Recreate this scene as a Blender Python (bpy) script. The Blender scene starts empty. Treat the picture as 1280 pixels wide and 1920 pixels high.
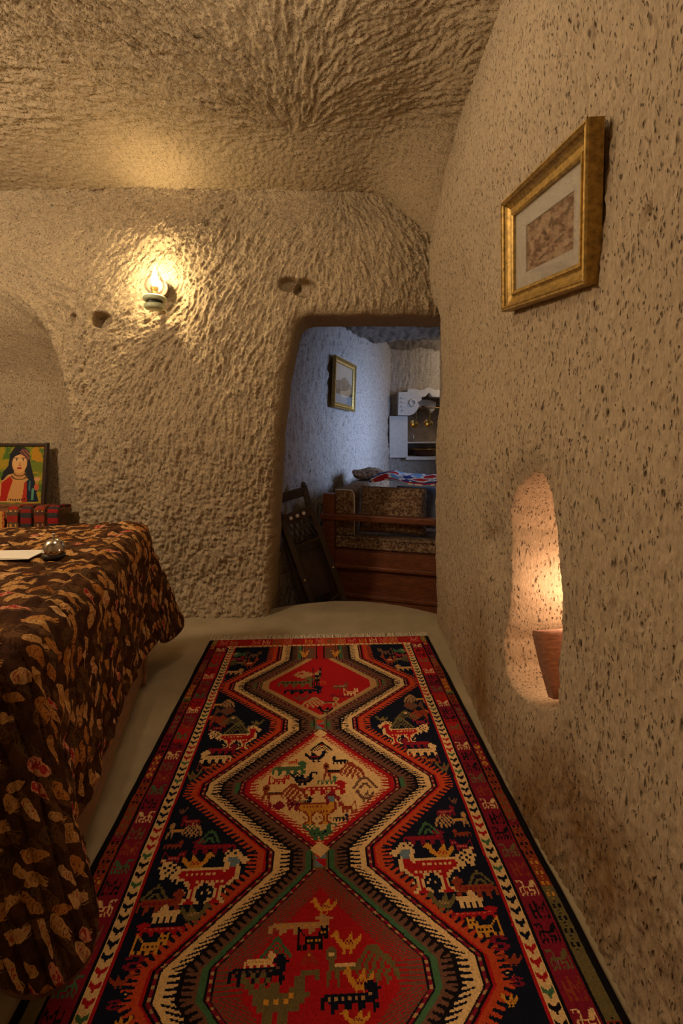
import bpy, bmesh, math, random
import numpy as np
from mathutils import Vector, Matrix

random.seed(7)
RNG = np.random.default_rng(7)
S = bpy.context.scene
COL = S.collection
PI = math.pi

# ------------------------------------------------------------------ camera, world, lights, exposure
cam = bpy.data.objects.new('camera', bpy.data.cameras.new('camera'))
COL.objects.link(cam)
cam.location = (0, 0, 1.25)
cam.rotation_euler = (PI / 2, 0, 0)
cam.data.sensor_width = 36.0
cam.data.lens = 853.0 / 1920.0 * 36.0          # 16 mm on full frame, held upright
cam.data.shift_y = -152.0 / 1920.0             # level lens, shifted down
cam.data.clip_start = 0.05
S.camera = cam

w = bpy.data.worlds.new('world')
S.world = w
w.use_nodes = True
w.node_tree.nodes['Background'].inputs[0].default_value = (1.0, 0.72, 0.45, 1)
w.node_tree.nodes['Background'].inputs[1].default_value = 0.05

vs = S.view_settings
vs.view_transform = 'Standard'
vs.look = 'None'
vs.gamma = 1.0
vs.exposure = 0.30
vs.use_curve_mapping = False
S.cycles.use_denoising = True
S.cycles.max_bounces = 6
S.cycles.diffuse_bounces = 4
S.cycles.use_adaptive_sampling = True
S.cycles.adaptive_threshold = 0.03
S.cycles.sample_clamp_indirect = 4.0


def lamp(name, kind, loc, energy, color, size=0.1, target=None, size_y=None):
    l = bpy.data.lights.new(name, kind)
    l.energy = energy
    l.color = color
    if kind == 'AREA':
        l.size = size
        if size_y:
            l.shape = 'RECTANGLE'
            l.size_y = size_y
    else:
        l.shadow_soft_size = size
    o = bpy.data.objects.new(name, l)
    COL.objects.link(o)
    o.location = loc
    if target is not None:
        o.rotation_euler = (Vector(target) - Vector(loc)).to_track_quat('-Z', 'Y').to_euler()
    return o


WARM = (1.0, 0.66, 0.33)
lamp('left_fill_light', 'POINT', (-2.55, 1.15, 2.50), 92, (1.0, 0.80, 0.575), 0.12)  # unseen fill added at the left, with no fitting of its own
lamp('overhead_fill_light', 'POINT', (-0.45, 1.35, 2.72), 17, (1.0, 0.80, 0.575), 0.25)  # unseen fill added above the view; no lamp hangs here
lamp('niche_light', 'POINT', (0.80, 1.47, 0.68), 4.5, (1.0, 0.60, 0.38), 0.03)
wd_ = lamp('window_daylight', 'AREA', (2.6, 4.5, 1.45), 22, (0.40, 0.57, 1.0), 1.2, (0.2, 5.6, 1.35), 1.0)
wd_.data.spread = math.radians(80)             # narrowed to keep daylight off the door jamb; no deep reveal is built
lamp('kitchen_light', 'POINT', (1.75, 6.2, 2.1), 8, (1.0, 0.82, 0.62), 0.1)



# ------------------------------------------------------------------ helpers: materials
def lin(c):
    return tuple(((v / 255.0) / 12.92 if v / 255.0 <= 0.04045 else ((v / 255.0 + 0.055) / 1.055) ** 2.4) for v in c)


class NT:
    def __init__(self, name):
        self.m = bpy.data.materials.new(name)
        self.m.use_nodes = True
        self.t = self.m.node_tree
        self.b = self.t.nodes['Principled BSDF']
        self.out = self.t.nodes['Material Output']

    def n(self, kind, **kw):
        nd = self.t.nodes.new(kind)
        for k, v in kw.items():
            if hasattr(nd, k):
                setattr(nd, k, v)
            else:
                nd.inputs[k].default_value = v
        return nd

    def l(self, a, b):
        self.t.links.new(a, b)

    def coord(self, scale=(1, 1, 1), which='Object'):
        tc = self.n('ShaderNodeTexCoord')
        mp = self.n('ShaderNodeMapping')
        mp.inputs['Scale'].default_value = scale
        self.l(tc.outputs[which], mp.inputs['Vector'])
        return mp.outputs[0]

    def noise(self, vec, scale, detail=3, rough=0.55):
        nd = self.n('ShaderNodeTexNoise')
        nd.inputs['Scale'].default_value = scale
        nd.inputs['Detail'].default_value = detail
        nd.inputs['Roughness'].default_value = rough
        self.l(vec, nd.inputs['Vector'])
        return nd.outputs['Fac']

    def ramp(self, fac, stops):
        nd = self.n('ShaderNodeValToRGB')
        el = nd.color_ramp.elements
        while len(el) < len(stops):
            el.new(0.5)
        for e, (p, c) in zip(el, stops):
            e.position = p
            e.color = (*c, 1) if len(c) == 3 else c
        self.l(fac, nd.inputs[0])
        return nd.outputs[0]

    def mix(self, fac, a, b, mode='MIX'):
        nd = self.n('ShaderNodeMix')
        nd.data_type = 'RGBA'
        nd.blend_type = mode
        for sock, v in ((nd.inputs[0], fac), (nd.inputs[6], a), (nd.inputs[7], b)):
            if isinstance(v, bpy.types.NodeSocket):
                self.l(v, sock)
            elif isinstance(v, (int, float)):
                sock.default_value = v
            else:
                sock.default_value = (*v, 1) if len(v) == 3 else v
        return nd.outputs[2]

    def math(self, op, a, b=None, clamp=False):
        nd = self.n('ShaderNodeMath')
        nd.operation = op
        nd.use_clamp = clamp
        for sock, v in zip(nd.inputs, (a, b)):
            if v is None:
                continue
            if isinstance(v, bpy.types.NodeSocket):
                self.l(v, sock)
            else:
                sock.default_value = v
        return nd.outputs[0]

    def bump(self, h, dist, strength=1.0):
        nd = self.n('ShaderNodeBump')
        nd.inputs['Strength'].default_value = strength
        nd.inputs['Distance'].default_value = dist
        self.l(h, nd.inputs['Height'])
        self.l(nd.outputs[0], self.b.inputs['Normal'])

    def base(self, c):
        if isinstance(c, bpy.types.NodeSocket):
            self.l(c, self.b.inputs['Base Color'])
        else:
            self.b.inputs['Base Color'].default_value = (*c, 1)

    def set(self, **kw):
        for k, v in kw.items():
            self.b.inputs[k].default_value = v
        return self


def stone(name, a, b, speck=0.5, streak=0.45, stain=None, sc=1.0, bump=0.004):
    """Volcanic tuff: mottled, with dark pits drawn out along the chisel strokes and pale grains."""
    t = NT(name)
    v = t.coord()
    vs_ = t.coord((1, 1, streak))
    c = t.ramp(t.noise(v, 2.2 * sc, 4), [(0.3, a), (0.7, b)])
    c = t.mix(t.ramp(t.noise(v, 38 * sc, 4, 0.7), [(0.30, (0, 0, 0)), (0.75, (1, 1, 1))]), c,
              tuple(min(1, x * 1.28) for x in b))
    c = t.mix(0.45, c, t.ramp(t.noise(vs_, 150 * sc, 3, 0.75), [(0.28, tuple(x * 0.42 for x in a)), (0.72, tuple(x * 1.2 for x in b))]))
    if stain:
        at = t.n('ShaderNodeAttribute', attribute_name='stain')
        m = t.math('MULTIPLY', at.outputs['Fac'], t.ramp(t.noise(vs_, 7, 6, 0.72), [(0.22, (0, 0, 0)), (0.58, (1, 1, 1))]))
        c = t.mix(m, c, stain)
    h = t.noise(vs_, 90 * sc, 5, 0.7)
    for scale, lo, hi, keep in ((52 * sc, 0.08, 0.30, 0.76), (95 * sc, 0.10, 0.36, 0.66), (170 * sc, 0.12, 0.42, 0.60)):
        wv = t.n('ShaderNodeTexNoise')
        wv.inputs['Scale'].default_value = scale * 0.7
        t.l(vs_, wv.inputs['Vector'])
        wm = t.n('ShaderNodeVectorMath', operation='MULTIPLY_ADD')
        t.l(wv.outputs['Color'], wm.inputs[0])
        wm.inputs[1].default_value = (0.012,) * 3
        t.l(vs_, wm.inputs[2])
        vo = t.n('ShaderNodeTexVoronoi')
        vo.inputs['Scale'].default_value = scale
        t.l(wm.outputs[0], vo.inputs['Vector'])
        near = t.ramp(vo.outputs['Distance'], [(lo, (1, 1, 1)), (hi, (0, 0, 0))])
        sel = t.ramp(vo.outputs['Color'], [(keep, (0, 0, 0)), (min(1, keep + 0.06), (1, 1, 1))])
        pit = t.math('MULTIPLY', near, sel)
        c = t.mix(t.math('MULTIPLY', pit, speck), c, (0.055, 0.033, 0.017))
        h = t.math('SUBTRACT', h, t.math('MULTIPLY', pit, 1.1))
    t.base(c)
    t.set(Roughness=0.95)
    t.b.inputs['Specular IOR Level'].default_value = 0.15
    t.bump(h, bump, 0.9)
    return t.m


def plain(name, c, rough=0.6, metal=0.0, var=0.25, scale=30, bump=0.0, stretch=(1, 1, 1)):
    t = NT(name)
    v = t.coord(stretch)
    f = t.noise(v, scale, 4, 0.6)
    t.base(t.ramp(f, [(0.3, tuple(x * (1 - var) for x in c)), (0.7, tuple(min(1, x * (1 + var)) for x in c))]))
    t.set(Roughness=rough, Metallic=metal)
    if bump:
        t.bump(f, bump)
    return t.m


def wood(name, c, stretch=(1, 1, 1), rough=0.42, var=0.4):
    t = NT(name)
    v = t.coord(stretch)
    f = t.noise(v, 22, 6, 0.65)
    g = t.noise(v, 90, 3, 0.7)
    col = t.ramp(f, [(0.3, tuple(x * (1 - var) for x in c)), (0.72, tuple(min(1, x * (1 + var)) for x in c))])
    col = t.mix(t.ramp(g, [(0.35, (1, 1, 1)), (0.6, (0, 0, 0))]), col, tuple(x * 0.6 for x in c))
    t.base(col)
    t.set(Roughness=rough)
    t.bump(g, 0.0008, 0.6)
    return t.m


def glassy(name, tint=(1, 1, 1), gloss=0.10, rough=0.03):
    t = NT(name)
    tr = t.n('ShaderNodeBsdfTransparent')
    tr.inputs[0].default_value = (*tint, 1)
    gl = t.n('ShaderNodeBsdfGlossy')
    gl.inputs['Roughness'].default_value = rough
    mx = t.n('ShaderNodeMixShader')
    fr = t.n('ShaderNodeLayerWeight')
    fr.inputs['Blend'].default_value = 0.25
    t.l(t.math('ADD', t.math('MULTIPLY', fr.outputs['Fresnel'], 0.6), gloss, True), mx.inputs[0])
    t.l(tr.outputs[0], mx.inputs[1])
    t.l(gl.outputs[0], mx.inputs[2])
    t.l(mx.outputs[0], t.out.inputs['Surface'])
    return t.m


def emitter(name, c, strength):
    t = NT(name)
    e = t.n('ShaderNodeEmission')
    e.inputs[0].default_value = (*c, 1)
    e.inputs[1].default_value = strength
    t.l(e.outputs[0], t.out.inputs['Surface'])
    return t.m


def attr_mat(name, attr, rough=0.95, grain=0.2, gscale=900, bump=0.0015, sheen=0.0):
    t = NT(name)
    at = t.n('ShaderNodeAttribute', attribute_name=attr)
    v = t.coord()
    f = t.noise(v, gscale, 2, 0.6)
    t.base(t.mix(1.0, at.outputs['Color'], t.ramp(f, [(0.3, (1 - grain,) * 3), (0.7, (1 + grain,) * 3)]), 'MULTIPLY'))
    t.set(Roughness=rough)
    t.b.inputs['Specular IOR Level'].default_value = 0.12
    t.b.inputs['Sheen Weight'].default_value = sheen
    t.bump(f, bump, 0.5)
    return t.m


ROCK_A, ROCK_B = (0.385, 0.288, 0.170), (0.48, 0.372, 0.232)
M = {}
M['rock_back'] = stone('tuff_back', ROCK_A, ROCK_B, 0.35, 0.7, bump=0.009)
M['rock_ceiling'] = stone('tuff_ceiling', (0.315, 0.232, 0.134), (0.40, 0.306, 0.188), 0.4, 1.0, bump=0.006)
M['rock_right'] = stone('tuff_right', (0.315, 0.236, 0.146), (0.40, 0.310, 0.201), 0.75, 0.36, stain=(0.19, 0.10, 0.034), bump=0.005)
M['rock_inner'] = stone('tuff_inner', (0.38, 0.325, 0.27), (0.48, 0.415, 0.34), 0.7, 0.45, bump=0.008)
M['rock_shaded'] = stone('shaded_tuff', (0.13, 0.105, 0.085), (0.22, 0.18, 0.145), 0.4, 0.8)  # darker tuff: the shade on the inner ceiling is put into its colour
M['floor'] = plain('worn_screed', (0.345, 0.275, 0.165), 0.62, 0, 0.13, 6, 0.002)
M['gold'] = plain('gilt_wood', (0.36, 0.225, 0.055), 0.46, 0.6, 0.45, 60, 0.001, (1, 1, 1))
M['brass'] = plain('brass', (0.50, 0.30, 0.08), 0.3, 1.0, 0.2, 40)
M['steel'] = plain('polished_steel', (0.62, 0.58, 0.52), 0.16, 1.0, 0.1, 30)
M['black'] = plain('black_plastic', (0.02, 0.018, 0.015), 0.45)
M['paper'] = plain('paper', (0.72, 0.66, 0.55), 0.8, 0, 0.05)
M['mat'] = plain('mat_board', (0.66, 0.60, 0.49), 0.85, 0, 0.05, 90)
M['glass'] = glassy('clear_glass')
M['pane'] = glassy('picture_glass', (1, 1, 1), 0.035, 0.02)
M['green_glass'] = plain('green_glazed_metal', (0.50, 0.54, 0.33), 0.3, 0.0, 0.15, 40)
M['darkwood'] = wood('dark_walnut', (0.050, 0.026, 0.014), (1, 1, 0.25))
M['redwood'] = wood('red_brown_pine', (0.20, 0.060, 0.022), (0.2, 1, 1))
M['bedwood'] = wood('bed_pine', (0.27, 0.125, 0.05), (0.25, 0.25, 1))
M['lining'] = plain('quilt_lining', (0.10, 0.038, 0.016), 0.95, 0, 0.3, 60, 0.002)
M['clay'] = plain('fired_clay', (0.21, 0.092, 0.048), 0.85, 0, 0.25, 45, 0.003, (1, 1, 3))
M['flame'] = emitter('lamp_flame', (1.0, 0.86, 0.55), 60)
M['plaster'] = plain('carved_limestone', (0.62, 0.57, 0.50), 0.85, 0, 0.08, 20, 0.002)
M['mattress'] = plain('ticking', (0.30, 0.24, 0.17), 0.9)


# ------------------------------------------------------------------ helpers: objects and meshes
def link(o, parent=None):
    COL.objects.link(o)
    if parent is not None:
        o.parent = parent
    return o


def tag(o, label=None, cat=None, group=None, kind=None):
    for k, v in (('label', label), ('category', cat), ('group', group), ('kind', kind)):
        if v:
            o[k] = v
    return o


def thing(name, label, cat, loc=(0, 0, 0), rot=(0, 0, 0), group=None):
    o = bpy.data.objects.new(name, None)
    o.empty_display_size = 0.05
    o.location = loc
    o.rotation_euler = rot
    link(o)
    return tag(o, label, cat, group)


def quads(name, V, Fq, mat, parent=None, smooth=True, pattr=None, fattr=None):
    me = bpy.data.meshes.new(name)
    V = np.ascontiguousarray(V, np.float32)
    Fq = np.ascontiguousarray(Fq, np.int32)
    me.vertices.add(len(V))
    me.vertices.foreach_set('co', V.ravel())
    me.loops.add(Fq.size)
    me.loops.foreach_set('vertex_index', Fq.ravel())
    me.polygons.add(len(Fq))
    me.polygons.foreach_set('loop_start', np.arange(0, Fq.size, 4, dtype=np.int32))
    if smooth:
        me.polygons.foreach_set('use_smooth', np.ones(len(Fq), bool))
    me.update(calc_edges=True)
    for dom, d in (('POINT', pattr), ('FACE', fattr)):
        for k, a in (d or {}).items():
            a = np.ascontiguousarray(a, np.float32)
            if a.ndim == 1:
                at = me.attributes.new(k, 'FLOAT', dom)
                at.data.foreach_set('value', a)
            else:
                at = me.attributes.new(k, 'FLOAT_COLOR', dom)
                at.data.foreach_set('color', np.concatenate([a, np.ones((len(a), 1), np.float32)], 1).ravel())
    me.materials.append(mat)
    o = bpy.data.objects.new(name, me)
    return link(o, parent)


def gridmesh(name, P, mat, parent=None, keep=None, flip=False, pattr=None, fattr=None, smooth=True):
    nu, nv = P.shape[:2]
    idx = np.arange(nu * nv).reshape(nu, nv)
    q = np.stack([idx[:-1, :-1], idx[1:, :-1], idx[1:, 1:], idx[:-1, 1:]], -1)
    if flip:
        q = q[..., ::-1]
    if keep is not None:
        q = q[keep]
        fattr = {k: a[keep] for k, a in fattr.items()} if fattr else None
    else:
        fattr = {k: a.reshape(-1, a.shape[-1]) for k, a in fattr.items()} if fattr else None
    q = q.reshape(-1, 4)
    pattr = {k: a.reshape(nu * nv, -1).squeeze() if a.ndim == 2 else a.reshape(nu * nv, 3) for k, a in pattr.items()} if pattr else None
    return quads(name, P.reshape(-1, 3), q, mat, parent, smooth, pattr, fattr)


class MB:
    """Collects shapes into one bmesh."""
    def __init__(self):
        self.bm = bmesh.new()

    def box(self, c, s, bevel=0.0, rot=None, seg=2):
        r = bmesh.ops.create_cube(self.bm, size=1.0)
        vs_ = r['verts']
        mt = Matrix.Translation(c) @ (rot.to_4x4() if rot is not None else Matrix.Identity(4)) @ Matrix.Diagonal((*s, 1))
        bmesh.ops.transform(self.bm, matrix=mt, verts=vs_)
        if bevel:
            es = list({e for v in vs_ for e in v.link_edges})
            bmesh.ops.bevel(self.bm, geom=es, offset=bevel, segments=seg, affect='EDGES', profile=0.6)
        return self

    def bar(self, a, b, wx, wy, bevel=0.003, up=(0, 0, 1)):
        a, b = Vector(a), Vector(b)
        d = (b - a)
        z = d.normalized()
        x = Vector(up).cross(z)
        if x.length < 1e-4:
            x = Vector((1, 0, 0))
        x.normalize()
        y = z.cross(x)
        rot = Matrix((x, y, z)).transposed()
        return self.box((a + b) / 2, (wx, wy, d.length), bevel, rot)

    def tube(self, pts, rad, n=10, cap=True):
        pts = [Vector(p) for p in pts]
        rad = rad if isinstance(rad, (list, tuple)) else [rad] * len(pts)
        rings = []
        prev = None
        for i, p in enumerate(pts):
            d = (pts[min(i + 1, len(pts) - 1)] - pts[max(i - 1, 0)]).normalized()
            x = (prev - d * prev.dot(d)) if prev is not None else d.orthogonal()
            x.normalize()
            prev = x
            y = d.cross(x)
            rings.append([self.bm.verts.new(p + (x * math.cos(t) + y * math.sin(t)) * rad[i]) for t in (2 * PI * k / n for k in range(n))])
        for r0, r1 in zip(rings, rings[1:]):
            for k in range(n):
                f = self.bm.faces.new((r0[k], r0[(k + 1) % n], r1[(k + 1) % n], r1[k]))
                f.smooth = True
        if cap:
            self.bm.faces.new(rings[0][::-1])
            self.bm.faces.new(rings[-1])
        return self

    def lathe(self, prof, c, n=32, axis=None):
        c = Vector(c)
        R = axis.to_track_quat('Z', 'Y').to_matrix() if axis is not None else Matrix.Identity(3)
        rings = []
        for r, z in prof:
            if r < 1e-5:
                rings.append([self.bm.verts.new(c + R @ Vector((0, 0, z)))])
            else:
                rings.append([self.bm.verts.new(c + R @ Vector((r * math.cos(t), r * math.sin(t), z))) for t in (2 * PI * k / n for k in range(n))])
        for a, b in zip(rings, rings[1:]):
            for k in range(n):
                k2 = (k + 1) % n
                if len(a) == 1 and len(b) == 1:
                    continue
                vs_ = [a[0], b[k2], b[k]] if len(a) == 1 else ([a[k], a[k2], b[0]] if len(b) == 1 else [a[k], a[k2], b[k2], b[k]])
                f = self.bm.faces.new(vs_)
                f.smooth = True
        return self

    def prism(self, pts2, y0, y1, fn=None):
        """Outline in (x, z), extruded from y0 to y1."""
        fn = fn or (lambda x, y, z: (x, y, z))
        a = [self.bm.verts.new(fn(x, y0, z)) for x, z in pts2]
        b = [self.bm.verts.new(fn(x, y1, z)) for x, z in pts2]
        n = len(pts2)
        self.bm.faces.new(a)
        self.bm.faces.new(b[::-1])
        for k in range(n):
            self.bm.faces.new((a[(k + 1) % n], a[k], b[k], b[(k + 1) % n]))
        return self

    def build(self, name, mat, parent=None, loc=None, world=False):
        if world and parent is not None:           # shapes given in world coordinates
            mw = Matrix.LocRotScale(parent.location, parent.rotation_euler, None)
            bmesh.ops.transform(self.bm, matrix=mw.inverted(), verts=self.bm.verts)
        bmesh.ops.recalc_face_normals(self.bm, faces=self.bm.faces)
        me = bpy.data.meshes.new(name)
        self.bm.to_mesh(me)
        self.bm.free()
        me.materials.append(mat)
        o = bpy.data.objects.new(name, me)
        if loc is not None:
            o.location = loc
        return link(o, parent)


# ------------------------------------------------------------------ helpers: noise, distance, chisel strokes
_TAB = RNG.random((256, 256)).astype(np.float32)


def vnoise(u, v, seed=0):
    u = u + seed * 17.31
    v = v + seed * 9.77
    i, j = np.floor(u).astype(int), np.floor(v).astype(int)
    fu, fv = u - i, v - j
    fu = fu * fu * (3 - 2 * fu)
    fv = fv * fv * (3 - 2 * fv)
    t = _TAB
    a, b = t[i & 255, j & 255], t[(i + 1) & 255, j & 255]
    c, d = t[i & 255, (j + 1) & 255], t[(i + 1) & 255, (j + 1) & 255]
    return (a * (1 - fu) + b * fu) * (1 - fv) + (c * (1 - fu) + d * fu) * fv - 0.5


def fbm(u, v, scale, octv=4, seed=0, gain=0.5):
    r, a, s = 0, 1.0, 1.0 / scale
    for k in range(octv):
        r = r + a * vnoise(u * s, v * s, seed + k * 3)
        a *= gain
        s *= 2.03
    return r


def smooth(x, a, b):
    t = np.clip((x - a) / (b - a), 0, 1)
    return t * t * (3 - 2 * t)


def sdf(px, pz, poly):
    """Signed distance to a closed outline: negative inside."""
    n = len(poly)
    d = np.full(px.shape, 1e9)
    s = np.ones(px.shape)
    for k in range(n):
        ax, az = poly[k]
        bx, bz = poly[(k + 1) % n]
        ex, ez = bx - ax, bz - az
        wx, wz = px - ax, pz - az
        t = np.clip((wx * ex + wz * ez) / (ex * ex + ez * ez + 1e-12), 0, 1)
        d = np.minimum(d, (wx - ex * t) ** 2 + (wz - ez * t) ** 2)
        c1, c2, c3 = pz >= az, pz < bz, ex * wz > ez * wx
        s = np.where((c1 & c2 & c3) | (~c1 & ~c2 & ~c3), -s, s)
    return s * np.sqrt(d)


def blur(a):
    p = np.pad(a, 1, mode='edge')
    return (p[:-2, 1:-1] + p[2:, 1:-1] + p[1:-1, :-2] + p[1:-1, 2:] + 2 * a) / 6


def strokes(ang, L, seed, pre=1):
    """Noise dragged along a direction field: the tracks a chisel leaves."""
    rng = np.random.default_rng(seed)
    n, m = ang.shape
    base = rng.standard_normal((n, m)).astype(np.float32)
    for _ in range(pre):
        base = blur(base)
    dx, dy = np.cos(ang), np.sin(ang)
    acc = base.copy()
    I, J = np.meshgrid(np.arange(n, dtype=np.float32), np.arange(m, dtype=np.float32), indexing='ij')
    for sg in (1, -1):
        pi, pj = I.copy(), J.copy()
        ox, oy = dx * sg, dy * sg
        for k in range(L):
            a = np.clip(np.rint(pi).astype(int), 0, n - 1)
            b = np.clip(np.rint(pj).astype(int), 0, m - 1)
            vx, vy = dx[a, b], dy[a, b]
            f = np.where(vx * ox + vy * oy < 0, -1, 1)
            ox, oy = vx * f, vy * f
            pi += ox
            pj += oy
            a = np.clip(np.rint(pi).astype(int), 0, n - 1)
            b = np.clip(np.rint(pj).astype(int), 0, m - 1)
            acc += base[a, b] * (1 - k / (L + 1))
    acc -= acc.mean()
    return acc / acc.std()


def angle_field(U, V, ctrl, p=3.0):
    """Direction (radians from +U) blended from a few hand-set places (u, v, degrees)."""
    c = np.zeros(U.shape)
    s = np.zeros(U.shape)
    for u, v, d in ctrl:
        wgt = 1.0 / (((U - u) ** 2 + (V - v) ** 2) ** (p / 2) + 1e-3)
        c += wgt * math.cos(2 * math.radians(d))
        s += wgt * math.sin(2 * math.radians(d))
    return 0.5 * np.arctan2(s, c)


def lumps(shape, seed, it=2):
    a = np.random.default_rng(seed).standard_normal(shape).astype(np.float32)
    for _ in range(it):
        a = blur(a)
    return a / a.std()


# ------------------------------------------------------------------ the setting: back wall with the doorway and the left recess
DOOR = [(-0.50, -0.3), (-0.485, 0.20), (-0.462, 0.60), (-0.428, 1.20), (-0.385, 1.60), (-0.335, 1.88), (-0.31, 1.985),
        (-0.265, 2.03), (-0.20, 2.042), (1.2, 2.04), (1.2, -0.3)]
RECESS = [(-1.775, -0.3), (-1.775, 0.62), (-1.80, 1.08), (-1.855, 1.47), (-1.93, 1.78), (-2.02, 1.985), (-2.16, 2.12),
          (-2.33, 2.21), (-2.75, 2.33), (-3.4, 2.36), (-3.4, -0.3)]


def back_y(X, Z):
    y = 3.09 + 0.045 * fbm(X, Z, 1.1, 2, 5) + 0.022 * fbm(X, Z, 0.32, 2, 9)
    y = y - 0.022 * np.exp(-((X + 1.20 - 0.05 * (Z - 0.5)) / 0.07) ** 2) * smooth(Z, 1.55, 1.1)       # the faint upright rib
    y = y + 0.07 * smooth(Z, 2.55, 2.90)
    y = y - 0.05 * smooth(Z, 0.28, 0.0)                                                         # foot swells out
    d = sdf(X, Z, RECESS)
    y = y + 0.34 * smooth(-d, -0.004, 0.075) * smooth(Z + 0.10 * X, 2.02, 1.35) - 0.018 * np.exp(-((d - 0.03) / 0.035) ** 2)
    for cx, cz, rx, rz, dep in ((-1.635, 2.005, 0.075, 0.056, 0.10), (-1.82, 2.03, 0.022, 0.022, 0.035), (-1.94, 2.10, 0.014, 0.014, 0.02),
                                (-0.355, 2.250, 0.075, 0.050, 0.075), (-0.245, 2.225, 0.090, 0.062, 0.095), (-1.70, 2.92, 0.06, 0.012, 0.03)):
        r = np.sqrt(((X - cx) / rx) ** 2 + ((Z - cz) / rz) ** 2)
        y = y + dep * smooth(r, 1.12, 0.80)
    return y


xs = np.linspace(-2.95, 0.85, 560)
zs = np.linspace(-0.06, 3.16, 475)
X, Z = np.meshgrid(xs, zs, indexing='ij')


def wpt(px, py):
    return (px - 640) * 3.09 / 853, 1.25 - (py - 808) * 3.09 / 853


ctrl = [(*wpt(x, y), a) for x, y, a in (
    (60, 440, 28), (60, 520, -35), (200, 440, 40), (130, 390, 15), (350, 375, 8), (560, 375, 10), (690, 390, 130), (250, 620, 30), (420, 450, 58),
    (330, 430, 70), (500, 400, 55), (600, 420, 60), (600, 560, 78), (700, 470, 100), (770, 450, 116), (780, 560, 98), (400, 700, 80),
    (480, 600, 60), (250, 760, 72), (200, 700, 62), (300, 900, 88), (450, 900, 86), (40, 800, 95), (60, 650, 112), (200, 900, 80))]
ang = angle_field(X, Z, ctrl) + 0.35 * fbm(X, Z, 0.28, 2, 31) + 0.22 * lumps(X.shape, 32, 3)
Y = back_y(X, Z)
st = 0.75 * strokes(ang, 5, 11, 0) + 0.45 * strokes(ang, 5, 14, 1) + 0.45 * strokes(ang, 6, 12, 4) + 0.30 * lumps(X.shape, 13, 1)
low = smooth(Z, 1.25, 0.7)
amp = (0.0060 - 0.0012 * low) * (0.75 + 0.9 * np.clip(fbm(X, Z, 0.5, 2, 51) + 0.3, 0, 1))
rec = smooth(-sdf(X, Z, RECESS), 0.0, 0.05)
amp = amp * (1 - 0.62 * rec)
amp = amp * (0.25 + 0.75 * smooth(sdf(X, Z, DOOR), 0.0, 0.06))
Y = Y - st * amp - 0.0030 * lumps(X.shape, 3, 3) * (0.4 + low) * (1 - 0.6 * rec)
dd = sdf(X, Z, DOOR) + 0.010 * fbm(X, Z, 0.10, 2, 57)
R_ = 0.075
t_ = np.clip((R_ - dd) / R_, 0, 1)
Y = Y + np.where(dd > 0, R_ * (1 - np.sqrt(np.clip(1 - t_ ** 2, 0, 1))), R_ + np.clip(-dd, 0, 0.0125) * 20)
cell = np.maximum.reduce([dd[:-1, :-1], dd[1:, :-1], dd[1:, 1:], dd[:-1, 1:]])
gx_ = np.gradient(dd, xs, axis=0)
gz_ = np.gradient(dd, zs, axis=1)
mv = np.clip(-0.0125 - dd, 0, 0.02) / (gx_ ** 2 + gz_ ** 2 + 0.05)
wb = gridmesh('wall_back', np.stack([X + mv * gx_, Y, Z + mv * gz_], -1), M['rock_back'], keep=cell > -0.0125)
tag(wb, 'chiselled tuff back wall with the doorway cut through it', kind='structure')


# ------------------------------------------------------------------ right wall with the lit niche
NICHE = [(1.285, 0.50), (1.266, 0.72), (1.266, 0.855), (1.30, 0.99), (1.3375, 1.08), (1.39, 1.12), (1.445, 1.11), (1.577, 1.05), (1.63, 0.985),
         (1.655, 0.90), (1.645, 0.82), (1.645, 0.755), (1.645, 0.68), (1.67, 0.60), (1.70, 0.47), (1.69, 0.385), (1.655, 0.345), (1.58, 0.352),
         (1.491, 0.378), (1.38, 0.418), (1.30, 0.47)]
ys = np.concatenate([np.linspace(-1.6, 0.60, 50)[:-1], np.linspace(0.60, 1.10, 100)[:-1], np.linspace(1.10, 1.75, 180)[:-1], np.linspace(1.75, 3.42, 240)])
zs = np.linspace(-0.06, 3.25, 480)
Yg, Zg = np.meshgrid(ys, zs, indexing='ij')


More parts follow.
